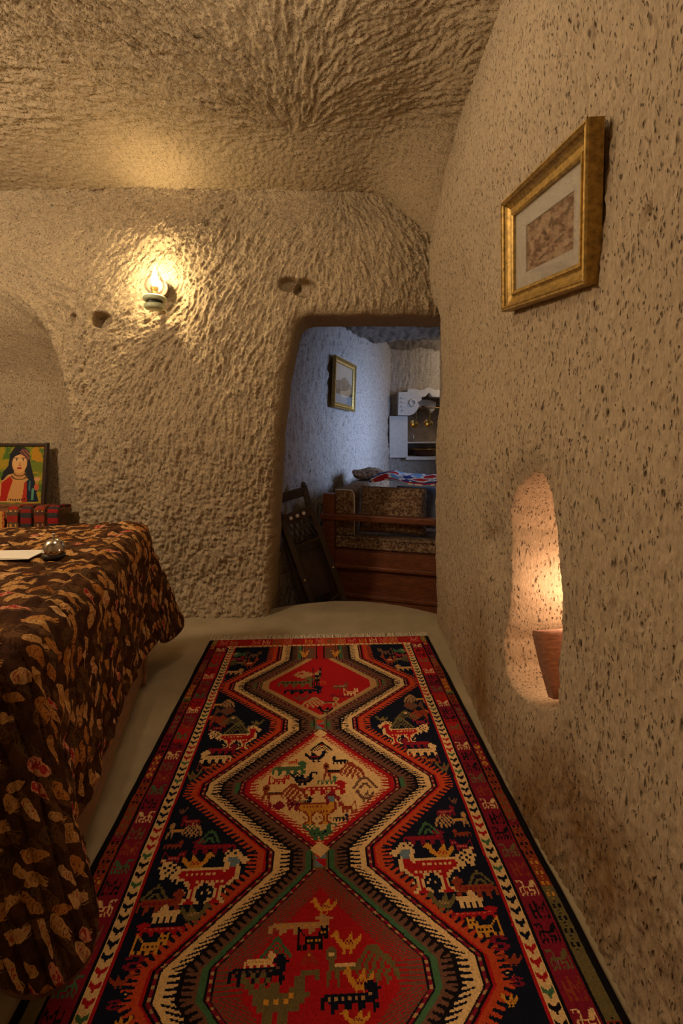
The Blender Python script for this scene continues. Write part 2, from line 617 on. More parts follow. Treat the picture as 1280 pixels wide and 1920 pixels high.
def right_x(Yg, Zg):
    x = 0.592 + 0.020 * smooth(Yg, 1.8, 2.8) + 0.034 * smooth(Zg, 1.1, 1.6) + 0.012 * fbm(Yg, Zg, 1.2, 2, 71) + 0.010 * fbm(Yg, Zg, 0.3, 2, 75)
    x = x - 0.020 * smooth(Yg, 1.9, 2.9) * smooth(Zg, 1.9, 2.3)
    x = x + 0.03 * smooth(Zg, 0.5, 0.1) * smooth(Yg, 1.5, 1.1) - 0.03 * np.exp(-((Yg - 0.62) / 0.3) ** 2) * smooth(Zg, 0.95, 0.15)                     # swelling low by the viewer
    x = x + 0.06 * smooth(Zg, 2.6, 3.2) ** 1.5 - 0.03 * np.exp(-((Zg - 2.4) / 0.25) ** 2)
    x = x + 0.055 * np.exp(-((Yg - 1.80) / 0.085) ** 2 - ((Zg - 0.80) / 0.14) ** 2)                 # worn hollow beside the niche
    x = x + 0.030 * np.exp(-((Yg - 1.90) / 0.03) ** 2 - ((Zg - 0.80) / 0.05) ** 2)
    x = x + 0.030 * np.exp(-((Yg - 2.35) / 0.022) ** 2 - ((Zg - 2.06) / 0.035) ** 2)
    x = x + 0.022 * np.exp(-((Yg - 0.93) / 0.012) ** 2 - ((Zg - 1.70) / 0.014) ** 2)
    end = np.clip((Yg - 2.93) / 0.14, 0, 1)                                                       # rounded end of the wall by the doorway
    x = x + 0.16 * (1 - np.sqrt(1 - end ** 2 * 0.999)) * smooth(Zg, 2.12, 1.96)
    d = sdf(Yg, Zg, NICHE)
    x = x + 0.02 * smooth(d, 0.09, 0.0)
    x = x + 0.30 * smooth(-d, -0.012, 0.055 - 0.033 * smooth(Zg, 0.56, 0.46)) + 0.03 * smooth(-d, 0.05, 0.16)
    return x, d


Xr, dn = right_x(Yg, Zg)
inn = smooth(-dn, -0.01, 0.05)
ang = PI / 2 + 0.35 * fbm(Yg, Zg, 0.25, 2, 81) + 0.9 * np.exp(-((Yg - 2.0) / 0.5) ** 2 - ((Zg - 2.15) / 0.35) ** 2)
st = strokes(ang, 5, 21, 1)
Xr = Xr - 0.0019 * st * (1 - 0.3 * inn) * (0.6 + np.clip(fbm(Yg, Zg, 0.35, 2, 83) + 0.4, 0, 1)) - 0.0011 * lumps(Yg.shape, 23, 2)
fuzz = smooth(Zg, 0.75, 0.2) * smooth(Yg, 1.9, 0.8)
Xr = Xr - 0.0028 * fuzz * lumps(Yg.shape, 24, 3)
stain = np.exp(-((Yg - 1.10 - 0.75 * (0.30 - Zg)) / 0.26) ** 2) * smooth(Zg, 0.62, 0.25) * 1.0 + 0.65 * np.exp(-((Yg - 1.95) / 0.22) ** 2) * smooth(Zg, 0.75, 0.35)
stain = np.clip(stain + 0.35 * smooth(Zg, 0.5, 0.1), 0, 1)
wr = gridmesh('wall_right', np.stack([Xr, Yg, Zg], -1), M['rock_right'], flip=True, pattr={'stain': stain})
tag(wr, 'pitted tuff right wall with a small lit arched niche', kind='structure')

# ------------------------------------------------------------------ ceiling, left wall, rear wall
xs = np.concatenate([np.linspace(-3.0, -2.6, 20)[:-1], np.linspace(-2.6, 0.86, 480)])
ys = np.concatenate([np.linspace(-1.7, 1.45, 70)[:-1], np.linspace(1.45, 3.30, 270)])
X, Yc = np.meshgrid(xs, ys, indexing='ij')
zc = 3.095 + 0.05 * fbm(X, Yc, 1.3, 2, 91) - 0.03 * np.exp(-((Yc - 2.42 + 0.12 * X) / 0.22) ** 2)
zc = zc - 0.17 * smooth(Yc, 2.35, 3.25) ** 1.3
zc = zc - 0.36 * smooth(X, 0.12, 0.72) ** 1.2 * smooth(Yc, 2.55, 3.1)
zc = zc - 0.09 * smooth(X, 0.30, 0.72) ** 1.5
zc = zc - 0.5 * smooth(X, -2.3, -3.0) ** 2 - 0.5 * smooth(Yc, -1.0, -1.7) ** 2
ang = np.arctan2(Yc - 2.72, X + 0.30) + 0.5 * fbm(X, Yc, 0.3, 2, 95)
rightish = smooth(X, -0.3, 0.15)
ang = ang + 0.25 * lumps(X.shape, 96, 3)
ang = ang + rightish * 0.5 * fbm(X, Yc, 0.25, 2, 97) * 2
st = 0.6 * strokes(ang, 6, 41, 0) + 0.45 * strokes(ang, 7, 44, 1) + 0.35 * strokes(ang, 8, 42, 3)
iso = lumps(X.shape, 43, 2)
k = np.clip(0.15 + 0.85 * smooth(Yc, 2.95, 2.5), 0, 1) * (1 - 0.45 * rightish)
zc = zc + 0.0078 * st * k + 0.0026 * iso * (1 - 0.5 * k)
ce = gridmesh('ceiling', np.stack([X, Yc, zc], -1), M['rock_ceiling'], flip=True)
tag(ce, 'hollowed tuff ceiling with fanning chisel tracks', kind='structure')


def rough_wall(name, P, mat, amp=0.005, seed=1, label=None, keep=None, L=4, axis=0):
    du = P[1:, :][:, :-1] - P[:-1, :][:, :-1]
    dv = P[:, 1:][:-1] - P[:, :-1][:-1]
    nrm = np.cross(du, dv)
    nrm /= np.linalg.norm(nrm, axis=-1, keepdims=True) + 1e-9
    nrm = np.pad(nrm, ((0, 1), (0, 1), (0, 0)), mode='edge')
    a = np.full(P.shape[:2], PI / 2) + 0.4 * fbm(*np.meshgrid(np.arange(P.shape[0]) * 0.01, np.arange(P.shape[1]) * 0.01, indexing='ij'), 0.3, 2, seed)
    P = P + nrm * (amp * strokes(a, L, seed, 1) + 0.6 * amp * lumps(P.shape[:2], seed + 1, 2))[..., None]
    o = gridmesh(name, P, mat, keep=keep)
    tag(o, label, kind='structure')
    return o


a, b = np.meshgrid(np.linspace(-1.7, 3.6, 130), np.linspace(-0.05, 3.1, 80), indexing='ij')
rough_wall('wall_left', np.stack([-2.86 + 0.06 * fbm(a, b, 0.9, 2, 3), a, b], -1), M['rock_back'], 0.006, 61, 'tuff left wall behind the head of the bed')
a, b = np.meshgrid(np.linspace(-3.0, 0.9, 100), np.linspace(-0.05, 3.1, 80), indexing='ij')
rough_wall('wall_rear', np.stack([a, -1.5 + 0.06 * fbm(a, b, 0.9, 2, 4), b], -1), M['rock_back'], 0.006, 63, 'tuff wall behind the viewer')

# floor with the rounded step edge in the doorway
arc = [(-0.70, 3.05), (-0.56, 3.17), (-0.42, 3.255), (-0.25, 3.318), (-0.05, 3.345), (0.15, 3.34), (0.30, 3.318), (0.42, 3.275), (0.55, 3.20), (0.66, 3.10), (0.80, 3.0)]
fl = MB()
outline = [(-2.95, -1.65), (0.9, -1.65), (0.9, 3.0)] + arc[::-1] + [(-1.0, 3.2), (-2.0, 3.6), (-2.95, 3.6)]
top = [fl.bm.verts.new((x, y, 0)) for x, y in outline]
bot = [fl.bm.verts.new((x, y, -0.4)) for x, y in outline]
fl.bm.faces.new(top)
fl.bm.faces.new(bot[::-1])
for i in range(len(outline)):
    j = (i + 1) % len(outline)
    fl.bm.faces.new((top[j], top[i], bot[i], bot[j]))
bmesh.ops.bevel(fl.bm, geom=[e for e in fl.bm.edges if all(v in top for v in e.verts)], offset=0.02, segments=3, affect='EDGES')
o = fl.build('floor', M['floor'])
tag(o, 'smooth screed floor ending in a rounded step at the doorway', kind='structure')

# ------------------------------------------------------------------ inner room shell
W0 = np.array([-0.62, 3.30])
WD = np.array([0.36, 0.933])
a, b = np.meshgrid(np.linspace(-0.15, 3.85, 300), np.linspace(-0.42, 2.75, 240), indexing='ij')
off = 0.03 * fbm(a, b, 0.9, 2, 13) + 0.03 * smooth(b, 1.9, 2.6)
P = np.stack([W0[0] + WD[0] * a + WD[1] * off, W0[1] + WD[1] * a - WD[0] * off, b], -1)
rough_wall('wall_inner_left', P, M['rock_inner'], 0.0055, 71, 'pale tuff left wall of the inner room')
yb = 6.78
a, b = np.meshgrid(np.linspace(0.5, 2.9, 180), np.linspace(-0.42, 2.75, 220), indexing='ij')
ALC = [(0.985, 0.86), (0.985, 1.52), (1.02, 1.70), (1.12, 1.80), (1.24, 1.76), (1.36, 1.86), (1.5, 1.76), (1.62, 1.80), (1.74, 1.7), (1.78, 1.52), (1.78, 0.86)]
d_ = sdf(a, b, ALC)
yy = yb + 0.03 * fbm(a, b, 0.7, 2, 17) + 0.40 * smooth(-d_, -0.002, 0.02) - 0.05 * smooth(b, 0.88, 0.84)
yy = yy - 0.10 * smooth(b, 1.85, 2.5) ** 2
rough_wall('wall_inner_back', np.stack([a, yy, b], -1), M['rock_inner'], 0.0035, 73, 'tuff end wall of the inner room with a washing alcove')
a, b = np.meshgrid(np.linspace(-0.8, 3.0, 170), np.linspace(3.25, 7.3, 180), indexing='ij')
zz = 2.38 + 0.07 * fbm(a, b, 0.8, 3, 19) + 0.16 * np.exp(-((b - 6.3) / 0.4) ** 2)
rough_wall('ceiling_inner', np.stack([a, b, zz], -1), M['rock_shaded'], 0.007, 75, 'low tuff ceiling of the inner room')
a, b = np.meshgrid(np.linspace(3.0, 7.3, 60), np.linspace(-0.42, 2.75, 60), indexing='ij')
cy, cz = (a[:-1, :-1] + a[1:, 1:]) / 2, (b[:-1, :-1] + b[1:, 1:]) / 2
rough_wall('wall_inner_right', np.stack([2.3 + 0 * a, a, b], -1), M['rock_inner'], 0.006, 77, 'tuff right wall of the inner room with a window opening',
           keep=~((np.abs(cy - 4.5) < 0.70) & (np.abs(cz - 1.25) < 0.5)))
a, b = np.meshgrid(np.linspace(0.74, 2.4, 30), np.linspace(-0.42, 2.75, 50), indexing='ij')
rough_wall('wall_inner_front', np.stack([a, 3.44 + 0 * a, b], -1), M['rock_inner'], 0.005, 79, 'tuff wall beside the doorway inside the inner room')
o = MB().box((0.9, 5.2, -0.34), (4.2, 4.4, 0.12)).build('floor_inner', M['floor'])
tag(o, 'lower screed floor of the inner room', kind='structure')

# ------------------------------------------------------------------ wall lamp on the back wall (an oil lamp fitted with a flame bulb)
SC = Vector((-1.213, 2.955, 2.04))
wl = thing('wall_lamp', 'small lit oil-lamp style wall light with green base on the back wall', 'lamp', SC)
MB().lathe([(0, 0.0), (0.058, 0.0), (0.066, 0.008), (0.066, 0.026), (0.058, 0.034), (0, 0.034)], (0, 0, 0)).build('lower_dish', M['green_glass'], wl)
MB().lathe([(0.050, 0.034), (0.052, 0.036), (0.052, 0.052), (0.050, 0.054)], (0, 0, 0)).build('dark_band', M['black'], wl)
MB().lathe([(0, 0.053), (0.066, 0.053), (0.073, 0.060), (0.072, 0.076), (0.060, 0.086), (0.030, 0.092), (0, 0.094)], (0, 0, 0)).build('oil_reservoir', M['green_glass'], wl)
MB().lathe([(0.017, 0.090), (0.020, 0.098), (0.016, 0.106), (0.020, 0.122), (0.024, 0.134), (0.020, 0.146), (0.010, 0.150), (0, 0.150)], (0, 0, 0), 24).build('burner', M['brass'], wl)
g = MB().lathe([(0.022, 0.098), (0.040, 0.108), (0.058, 0.128), (0.064, 0.152), (0.058, 0.180), (0.044, 0.205), (0.030, 0.226), (0.024, 0.250)], (0, 0, 0), 32).build('glass_chimney', M['glass'], wl)
MB().lathe([(0, 0.150), (0.014, 0.156), (0.021, 0.178), (0.019, 0.205), (0.010, 0.240), (0.003, 0.268), (0, 0.272)], (0, 0, 0), 20).build('flame_bulb', M['flame'], wl)
MB().bar((0, 0.02, 0.018), (0, 0.135, 0.018), 0.03, 0.02).build('wall_bracket', M['brass'], wl)
MB().lathe([(0, 0), (0.055, 0), (0.06, 0.006), (0.055, 0.010), (0, 0.012)], (0, 0.082, 0.160), 32, Vector((0, -1, 0))).build('reflector_disc', plain('brown_enamel', (0.20, 0.10, 0.06), 0.5), wl)
sl = bpy.data.lights.new('flame_light', 'POINT')
sl.energy = 105
sl.color = (1.0, 0.74, 0.38)
sl.shadow_soft_size = 0.022
so = link(bpy.data.objects.new('flame_light', sl), wl)
so.location = (0, 0, 0.205)
so.visible_camera = False


# ------------------------------------------------------------------ framed pictures
def mitred_rail(name, prof, w0, h0, side, mat, parent):
    """One side of a frame. prof: (outward from the sight edge, height off the back). Local x is across, y up, z out of the wall."""
    mb = MB()
    c = {'bottom': ((-1, -1), (1, -1)), 'right': ((1, -1), (1, 1)), 'top': ((1, 1), (-1, 1)), 'left': ((-1, 1), (-1, -1))}[side]
    rows = []
    for sx, sy in c:
        rows.append([mb.bm.verts.new((sx * (w0 / 2 + u), sy * (h0 / 2 + u), z)) for u, z in prof])
    n = len(prof)
    for k in range(n):
        k2 = (k + 1) % n
        mb.bm.faces.new((rows[0][k], rows[1][k], rows[1][k2], rows[0][k2]))
    mb.bm.faces.new(rows[0])
    mb.bm.faces.new(rows[1][::-1])
    return mb.build(name, mat, parent)


def canvas_grid(name, w0, h0, fn, res, z, mat, parent):
    nx, ny = int(w0 / res), int(h0 / res)
    a, b = np.meshgrid(np.linspace(0, 1, nx + 1), np.linspace(0, 1, ny + 1), indexing='ij')
    P = np.stack([(a - 0.5) * w0, (b - 0.5) * h0, np.full(a.shape, z)], -1)
    ca, cb = (a[:-1, :-1] + a[1:, 1:]) / 2, (b[:-1, :-1] + b[1:, 1:]) / 2
    return gridmesh(name, P, mat, parent, fattr={'ink': fn(ca, cb)}, smooth=False)


M['print'] = attr_mat('printed_sheet', 'ink', 0.8, 0.06, 400, 0.0002)
M['painted'] = attr_mat('painted_board', 'ink', 0.55, 0.16, 160, 0.0012)


def put(C, m, c):
    C[m] = lin(c)


def ell(a, b, ca, cb, ra, rb, rot=0.0):
    x, y = a - ca, b - cb
    co, si = math.cos(rot), math.sin(rot)
    return ((x * co + y * si) / ra) ** 2 + ((-x * si + y * co) / rb) ** 2 < 1


def poly(a, b, pts):
    return sdf(a, b, pts) < 0


def flower_print(a, b):
    C = np.empty(a.shape + (3,))
    C[:] = lin((176, 142, 112))
    t = fbm(a, b, 0.09, 4, 5)
    put(C, t > 0.09, (150, 112, 84))
    put(C, t > 0.20, (118, 82, 58))
    put(C, t < -0.16, (196, 164, 132))
    rng = random.Random(3)
    for ca, cb, r in ((0.50, 0.45, 0.10), (0.80, 0.52, 0.09), (0.25, 0.35, 0.10), (0.60, 0.25, 0.08), (0.13, 0.18, 0.07)):
        for k in range(7):
            th = 2 * PI * k / 7 + rng.random()
            put(C, ell(a, b, ca + math.cos(th) * r * .7, cb + math.sin(th) * r * 1.1, r * .42, r * .30, th), rng.choice([(110, 74, 54), (134, 90, 70), (150, 106, 84)]))
        put(C, ell(a, b, ca, cb, r * .3, r * .4), (86, 58, 40))
    for ca, cb, rot in ((0.55, 0.74, 1.3), (0.63, 0.67, 0.8), (0.42, 0.62, 2.0), (0.35, 0.16, 0.3), (0.72, 0.33, 0.5), (0.88, 0.75, 1.2)):
        put(C, ell(a, b, ca, cb, 0.10, 0.028, rot), (92, 70, 48))
    e = np.minimum.reduce([a * 1.5, (1 - a) * 1.5, b, 1 - b])
    put(C, e < 0.018, (120, 96, 70))
    return C


def mountain_print(a, b):
    C = np.empty(a.shape + (3,))
    C[:] = lin((186, 178, 160))
    h = 0.62 + 0.16 * fbm(a, a * 0, 0.28, 4, 8) + 0.12 * np.exp(-((a - 0.55) / 0.16) ** 2)
    put(C, b < h, (96, 92, 84))
    put(C, (b < h) & (fbm(a, b, 0.08, 3, 9) > 0.08), (128, 122, 110))
    put(C, b < 0.40 + 0.1 * fbm(a, b, 0.2, 2, 4), (84, 80, 70))
    put(C, b < 0.24, (170, 168, 160))
    return C


PROF = [(-0.004, 0.004), (-0.004, 0.020), (0.002, 0.024), (0.007, 0.024), (0.009, 0.019), (0.014, 0.015), (0.026, 0.017), (0.036, 0.024), (0.041, 0.030),
        (0.043, 0.036), (0.047, 0.040), (0.051, 0.037), (0.053, 0.041), (0.057, 0.041), (0.060, 0.036), (0.060, 0.0), (0.0, 0.0)]


def picture(name, label, loc, basis, W, H, rail, art, artrect, art_res, matcol=True):
    k = rail / 0.060
    root = thing(name, label, 'picture', loc)
    root.rotation_euler = basis.to_euler()
    w0, h0 = W - 2 * rail, H - 2 * rail
    prof = [(u * k, z * max(k, 0.7)) for u, z in PROF]
    for sd in ('bottom', 'right', 'top', 'left'):
        mitred_rail('frame_rail', prof, w0, h0, sd, M['gold'], root)
    MB().box((0, 0, 0.004), (w0 + 0.01, h0 + 0.01, 0.006)).build('backing_board', M['darkwood'], root)
    if matcol:
        mb = MB()
        aw, ah, ax, ay = artrect
        for x0, x1, y0, y1 in ((-w0 / 2, w0 / 2, ay + ah / 2, h0 / 2), (-w0 / 2, w0 / 2, -h0 / 2, ay - ah / 2),
                               (-w0 / 2, ax - aw / 2, ay - ah / 2, ay + ah / 2), (ax + aw / 2, w0 / 2, ay - ah / 2, ay + ah / 2)):
            mb.box(((x0 + x1) / 2, (y0 + y1) / 2, 0.0095), (x1 - x0, y1 - y0, 0.003))
        mb.build('mat_board', M['mat'], root)
        p = canvas_grid('print_sheet', aw, ah, art, art_res, 0.0082, M['print'], root)
        p.location = (ax, ay, 0)
    else:
        canvas_grid('print_sheet', w0, h0, art, art_res, 0.0085, M['print'], root)
    MB().box((0, 0, 0.0150 * max(k, 0.7)), (w0 + 0.004, h0 + 0.004, 0.0015)).build('glass_pane', M['pane'], root)
    return root


# basis columns: local x (across), y (up), z (out from the wall)
def basis(xa, up):
    xa = Vector(xa).normalized()
    up = Vector(up)
    up = (up - xa * up.dot(xa)).normalized()
    return Matrix((xa, up, xa.cross(up))).transposed()


# hung on the right wall: across runs towards the viewer (-Y), the near end hangs lower, the top leans into the room
yawv = Matrix.Rotation(0.006, 3, 'Z') @ Matrix.Rotation(-0.0565, 3, 'Y') @ Matrix.Rotation(0.1403, 3, 'X')
bs = basis(yawv @ Vector((0, 1, 0)) * -1, yawv @ Vector((0, 0, 1)))
picture('framed_print', 'gilt-framed floral print hanging aslant high on the right wall', Vector((0.590, 1.355, 1.83)) - bs @ Vector((0, 0, 0.025)), bs,
        0.560, 0.376, 0.060, flower_print, (0.30, 0.145, 0.018, -0.005), 0.0022)
bs = basis((0.36, 0.933, 0.01), (0.02, -0.005, 1))
cen = Vector((W0[0], W0[1], 0)) + Vector((0.36, 0.933, 0)) * 1.64 + Vector((0.933, -0.36, 0)) * 0.050
cen.z = 1.735
bs = Matrix.Rotation(-0.05, 3, Vector((0.933, -0.36, 0))) @ bs
picture('framed_print', 'small gilt-framed mountain landscape on the pale wall of the inner room', cen, bs, 0.62, 0.52, 0.055, mountain_print, (1, 1, 0, 0), 0.012, False)

# ------------------------------------------------------------------ clay tile standing in the lit niche
tl = MB()
N_ = 9
outer, inner = [], []
for i in range(N_):
    u = i / (N_ - 1) - 0.5
    outer.append((u, 0.030 - 0.10 * u * u))
rows_o, rows_i = [], []
for zt, wd, th in ((0.0, 0.100, 0.030), (0.04, 0.112, 0.032), (0.10, 0.130, 0.034), (0.180, 0.145, 0.034), (0.192, 0.140, 0.030)):
    rows_o.append([tl.bm.verts.new((u * wd, -(b_ * wd * 2.2) - th / 2, zt)) for u, b_ in outer])
    rows_i.append([tl.bm.verts.new((u * wd, -(b_ * wd * 2.2) + th / 2, zt)) for u, b_ in outer])
for rows, fl_ in ((rows_o, 1), (rows_i, -1)):
    for r0, r1 in zip(rows, rows[1:]):
        for k in range(N_ - 1):
            f = tl.bm.faces.new((r0[k], r0[k + 1], r1[k + 1], r1[k])[::fl_])
            f.smooth = True
for r0, r1 in ((rows_o[0], rows_i[0]), (rows_o[-1], rows_i[-1])):
    for k in range(N_ - 1):
        tl.bm.faces.new((r0[k], r0[k + 1], r1[k + 1], r1[k]))
for k in (0, N_ - 1):
    for j in range(len(rows_o) - 1):
        tl.bm.faces.new((rows_o[j][k], rows_o[j + 1][k], rows_i[j + 1][k], rows_i[j][k]))
o = tl.build('clay_tile', M['clay'], None, (0.690, 1.40, 0.432))
o.rotation_euler = (-0.28, 0.0, math.radians(8))
tag(o, 'tapering fired-clay tile standing upright in the lit wall niche', 'tile')

# ------------------------------------------------------------------ the rug: woven figure set out knot by knot
GLYPH = {}


def glyph(name, rows):
    wd = max(len(r) for r in rows)
    GLYPH[name] = np.array([[c for c in r.ljust(wd, '.')] for r in rows])


glyph('dog', ["..............##....", ".............####...", ".............#####..", "..............###...", ".#############o##...", "##o#o#o#o#o#o####...", "#.##############....",
              "#..##..##..##..##...", "#..##..##..##..##...", "...#...#...#...#...."])
glyph('bird', ["....##..............", "...####.......#.....", "..#####......##....#", "....###.....###...##", ".....###...####..###", ".....####o#o#o#####.", "......####o#o#o###..",
               ".......##########...", "........########....", ".........#...#......", "........##..##......"])
glyph('duck', ["#.#.#.......####", "##.#.#.....##..#", ".##.#.##...##...", "..######..###...", "...#######o###..", "...##o#o#o###...", "....########....", ".....##.##......", ".....##.##......"])
glyph('peacock', ["..##.............####.......", ".####...........######......", ".#oo#..........##.#####.....", ".####.........##.##.#####...", "..##.........##.##.##.####..", "..##oooooooo##.##.##.##.###.",
                  "..############.##.##.##..##.", ".##.##......#.##.##.##.##.##", ".##.##.......#..##.##.##..##", ".#...#..........#..##..##..#", ".#...#.............#...#...."])
glyph('cat', ["#...........#..#", "##..........####", "#.#........#o#o#", "#..#.......#####", "#...#########.##", "#...#o#o#o#o#...", "#...#########...", "##.##..##..##...", "##.##..##..##..."])
glyph('rooster', ["......###.#.............................", ".....##.##.#............................", "....#######.............................", "..##o#bbbb##........................##..", ".#oo#bbbbb##.....................####...", "..##.bbbb##....................##.###...",
                  ".....#bbb##..................##.###.##..", "....o#rrr##ooooooooooooooooo##.##.###...", "....o#rrrr#rrrrrrrrrrrrrrrrr###.##.##...", "....o#rrrrrrrroroorororororrro##.###....", "....o#rrrrrrrrrrrrrrrrrrrrrroo##..##....", "....oo#rrrrrrrrrrrrrrrrrrroo#.o.........",
                  "......oorrororororororrroo..o...........", ".......oorrrrooo..oorrroo...............", ".........oorro.....oorro................", "..........oro..o....oro..o..............", "........o.oro.o..o..oro.o...............", "..........oro.......oro.................",
                  ".........oorroo....oorroo...............", "........oorrrroo..oorrrroo.............."])
glyph('tri', [".......##.......", "......####......", ".....##oo##.....", "....##.##.##....", "...##.#..#.##...", "..##.#.##.#.##..", ".##.#.#..#.#.##.", "##.#.#....#.#.##"])
glyph('comb', [".......##.....", "......####....", "......####....", "########......".replace('......', '###...'), "#############.", ".############.", ".##.##.##.##..", ".##.##.##.##..", ".##.##.##.##.."])
glyph('ess', [".####.", "##..##", "##....", ".####.", "....##", "##..##", ".####."])
glyph('fish', ["....##.......#", "..######....##", ".##oo#####.###", "##o########## ".strip() + "#", ".#########.###", "..######....##", "....##.......#"])
glyph('hut', [".......##.......", ".....######.....", "....##....##....", "...##......##...", "..##..####..##..", ".##..##..##..##.", "##..##....##..##"])
glyph('border', ["###........#####", "####......##..#.", "#####.....#.....", "#.####....##....", "#..###########..", "#......#.o.#.##.", "#..#####.o.#..#.", "#..#.....#.#..#.", "##.##.##.##.##..", ".#..#..#..#..##."])
glyph('twig', ["#.....#.....", "##...##..#..", "#.#.#.#..#..", "#..#..####..", "#.....#..#..", "##.#.##.##.."])

COLS = {k: np.array(lin(c)) for k, c in dict(
    red=(176, 26, 30), orange=(196, 72, 36), navy=(20, 23, 40), cream=(232, 190, 128), brown=(112, 74, 56), maroon=(132, 26, 44), green=(70, 108, 70),
    grey=(112, 132, 142), gold=(214, 148, 52), olive=(112, 98, 58), black=(22, 18, 20), tan=(186, 140, 90), rust=(148, 60, 34), pink=(206, 110, 86)).items()}

RW = 0.655
du_ = 0.0027
uu = np.arange(-RW, RW + 1e-6, du_)
vv = np.concatenate([np.arange(0, 1.10, 0.0034), np.arange(1.10, 1.86, 0.0025), np.arange(1.86, 2.45, 0.005)])
uc = (uu[:-1] + uu[1:]) / 2
vc = (vv[:-1] + vv[1:]) / 2
U, V = np.meshgrid(uc, vc, indexing='ij')
wob = 0.004 * fbm(V, U * 0, 0.25, 2, 3)
AU = np.abs(U + wob)
gv = [0.0, 0.23, 0.26, 0.475, 0.530, 0.775, 0.845, 1.115, 1.165, 1.385, 1.445, 1.675, 1.735, 1.955, 2.02, 2.25, 2.31, 2.6]
gg = [0.105, 0.105, 0.105, 0.306, 0.306, 0.028, 0.028, 0.281, 0.281, 0.026, 0.026, 0.256, 0.256, 0.026, 0.026, 0.256, 0.256, 0.0]
G = np.interp(V, gv, gg)
A = AU - G
slope = np.interp(V, gv[:-1], np.diff(gg) / np.maximum(np.diff(gv), 1e-6) * 0) * 0
dG = np.sign(np.gradient(np.interp(vc, gv, gg), vc))[None, :] * np.ones_like(U)


def comb(a, lo, hi, pitch=0.0125, duty=0.5, lean=0.35):
    """Slanted fingers across the band lo..hi, tapering to the outside."""
    ph = np.mod((V + lean * dG * (a - lo)) / pitch, 1.0)
    return (a > lo) & (a < hi) & (ph < duty * (1.0 - 0.45 * (a - lo) / (hi - lo)) + 0.08)


C = np.empty(U.shape + (3,))
C[:] = COLS['navy']


def P_(mask, col):
    C[mask] = COLS[col]


def stamp(name, u0, u1, v0, v1, col, flip=False, o='cream', b='grey', r='red'):
    """Work one bitmap figure into the weave between u0..u1, v0 (top) .. v1 (foot)."""
    g_ = GLYPH[name]
    if flip:
        g_ = g_[:, ::-1]
    i0, i1 = np.searchsorted(uc, (u0, u1))
    j0, j1 = np.searchsorted(vc, (v0, v1))
    if i1 <= i0 or j1 <= j0:
        return
    gx = np.clip(((uc[i0:i1] - u0) / (u1 - u0) * g_.shape[1]).astype(int), 0, g_.shape[1] - 1)
    gy = np.clip(((vc[j0:j1] - v0) / (v1 - v0) * g_.shape[0]).astype(int), 0, g_.shape[0] - 1)
    sub = g_[gy[None, :], gx[:, None]]
    blk = C[i0:i1, j0:j1]
    for ch, cn in (('#', col), ('o', o), ('b', b), ('r', r)):
        blk[sub == ch] = COLS[cn]


# medallion grounds
med = np.where(V < 0.81, 1, np.where(V < 1.415, 2, np.where(V < 1.99, 3, 4)))
inner = A < -0.060
P_(inner & (med == 2), 'cream')
P_(inner & (med != 2), 'red')
m = (A >= -0.060) & (A < -0.018)
P_(m & (med == 2), 'red')
P_(m & (med == 2) & (A < -0.040), 'cream')
P_((med == 2) & comb(-A, 0.036, 0.066, 0.0125, 0.62), 'red')
P_((med == 2) & (A > -0.022) & (A < -0.018), 'maroon')
P_(m & (med == 1), 'tan')
P_(m & (med == 1) & (A > -0.028), 'olive')
P_((m | (A < -0.060)) & (med > 2) & (A > -0.075), 'red')
P_((med > 2) & comb(-A, 0.018, 0.082, 0.010, 0.72, 0.6), 'brown')
P_((A >= -0.018) & (A < 0), 'black')
P_((A >= -0.014) & (A < -0.005), 'maroon')
P_((A >= -0.013) & (A < -0.006) & (np.mod(V / 0.016, 1) < 0.4), 'tan')
# bands that follow the outline
flat = np.abs(dG) < 0.5
P_((A >= 0) & (A < 0.016), 'brown')
P_((A >= 0) & (A < 0.016) & ((med == 3) | flat), 'green')
P_((A >= 0.016) & (A < 0.024), 'brown')
P_((A >= 0.024) & (A < 0.064), 'black')
P_(comb(A, 0.022, 0.052, 0.0120, 0.62), 'brown')
P_(comb(-A, -0.094, -0.062, 0.0125, 0.62), 'cream')
P_((A >= 0.090) & (A < 0.108), 'cream')
P_((A >= 0.108) & (A < 0.131), 'black')
P_((A >= 0.114) & (A < 0.123), 'maroon')
P_((A >= 0.115) & (A < 0.122) & (np.mod(V / 0.021, 1) < 0.35), 'tan')
P_((A >= 0.131) & (A < 0.157), 'orange')
P_((A >= 0.131) & (A < 0.138), 'red')
P_(comb(A, 0.150, 0.186, 0.0120, 0.60), 'orange')
# nodes between the medallions
for v0, v1 in ((0.775, 0.845), (1.385, 1.445), (1.955, 2.02)):
    P_((V > v0) & (V < v1) & (A < -0.004), 'olive')
    P_((V > v0 + 0.006) & (V < v1 - 0.004) & (AU < 0.016), 'grey')
    vm = (v0 + v1) / 2
    P_((V > vm) & (V < v1 - 0.004) & (AU < 0.016) & ((V - vm) < (U + 0.016) * 0.9), 'red')
    P_((V > v0 + 0.004) & (V < vm) & (AU < 0.016) & ((vm - V) > np.abs(U + 0.004)), 'orange')
for v0 in (0.868, 1.385):
    P_((np.abs(V - v0) + AU * 0.9) < 0.026, 'cream')


def rug_uv(px, py):
    d = 1066.25 / (py - 808)
    return (px - 640) * d / 853 - (-0.1285 + 0.047 * (2.735 - d)), 2.735 - d


def fig(name, x0, x1, y0, y1, col, flip=False, mirror=False, **kw):
    ym = y0 * 0.35 + y1 * 0.65
    ua, ub = rug_uv(x0, ym)[0], rug_uv(x1, ym)[0]
    va, vb = rug_uv(640, y0)[1], rug_uv(640, y1)[1]
    stamp(name, ua, ub, va, vb, col, flip, **kw)
    if mirror:
        stamp(name, -ub, -ua, va, vb, col, not flip, **kw)


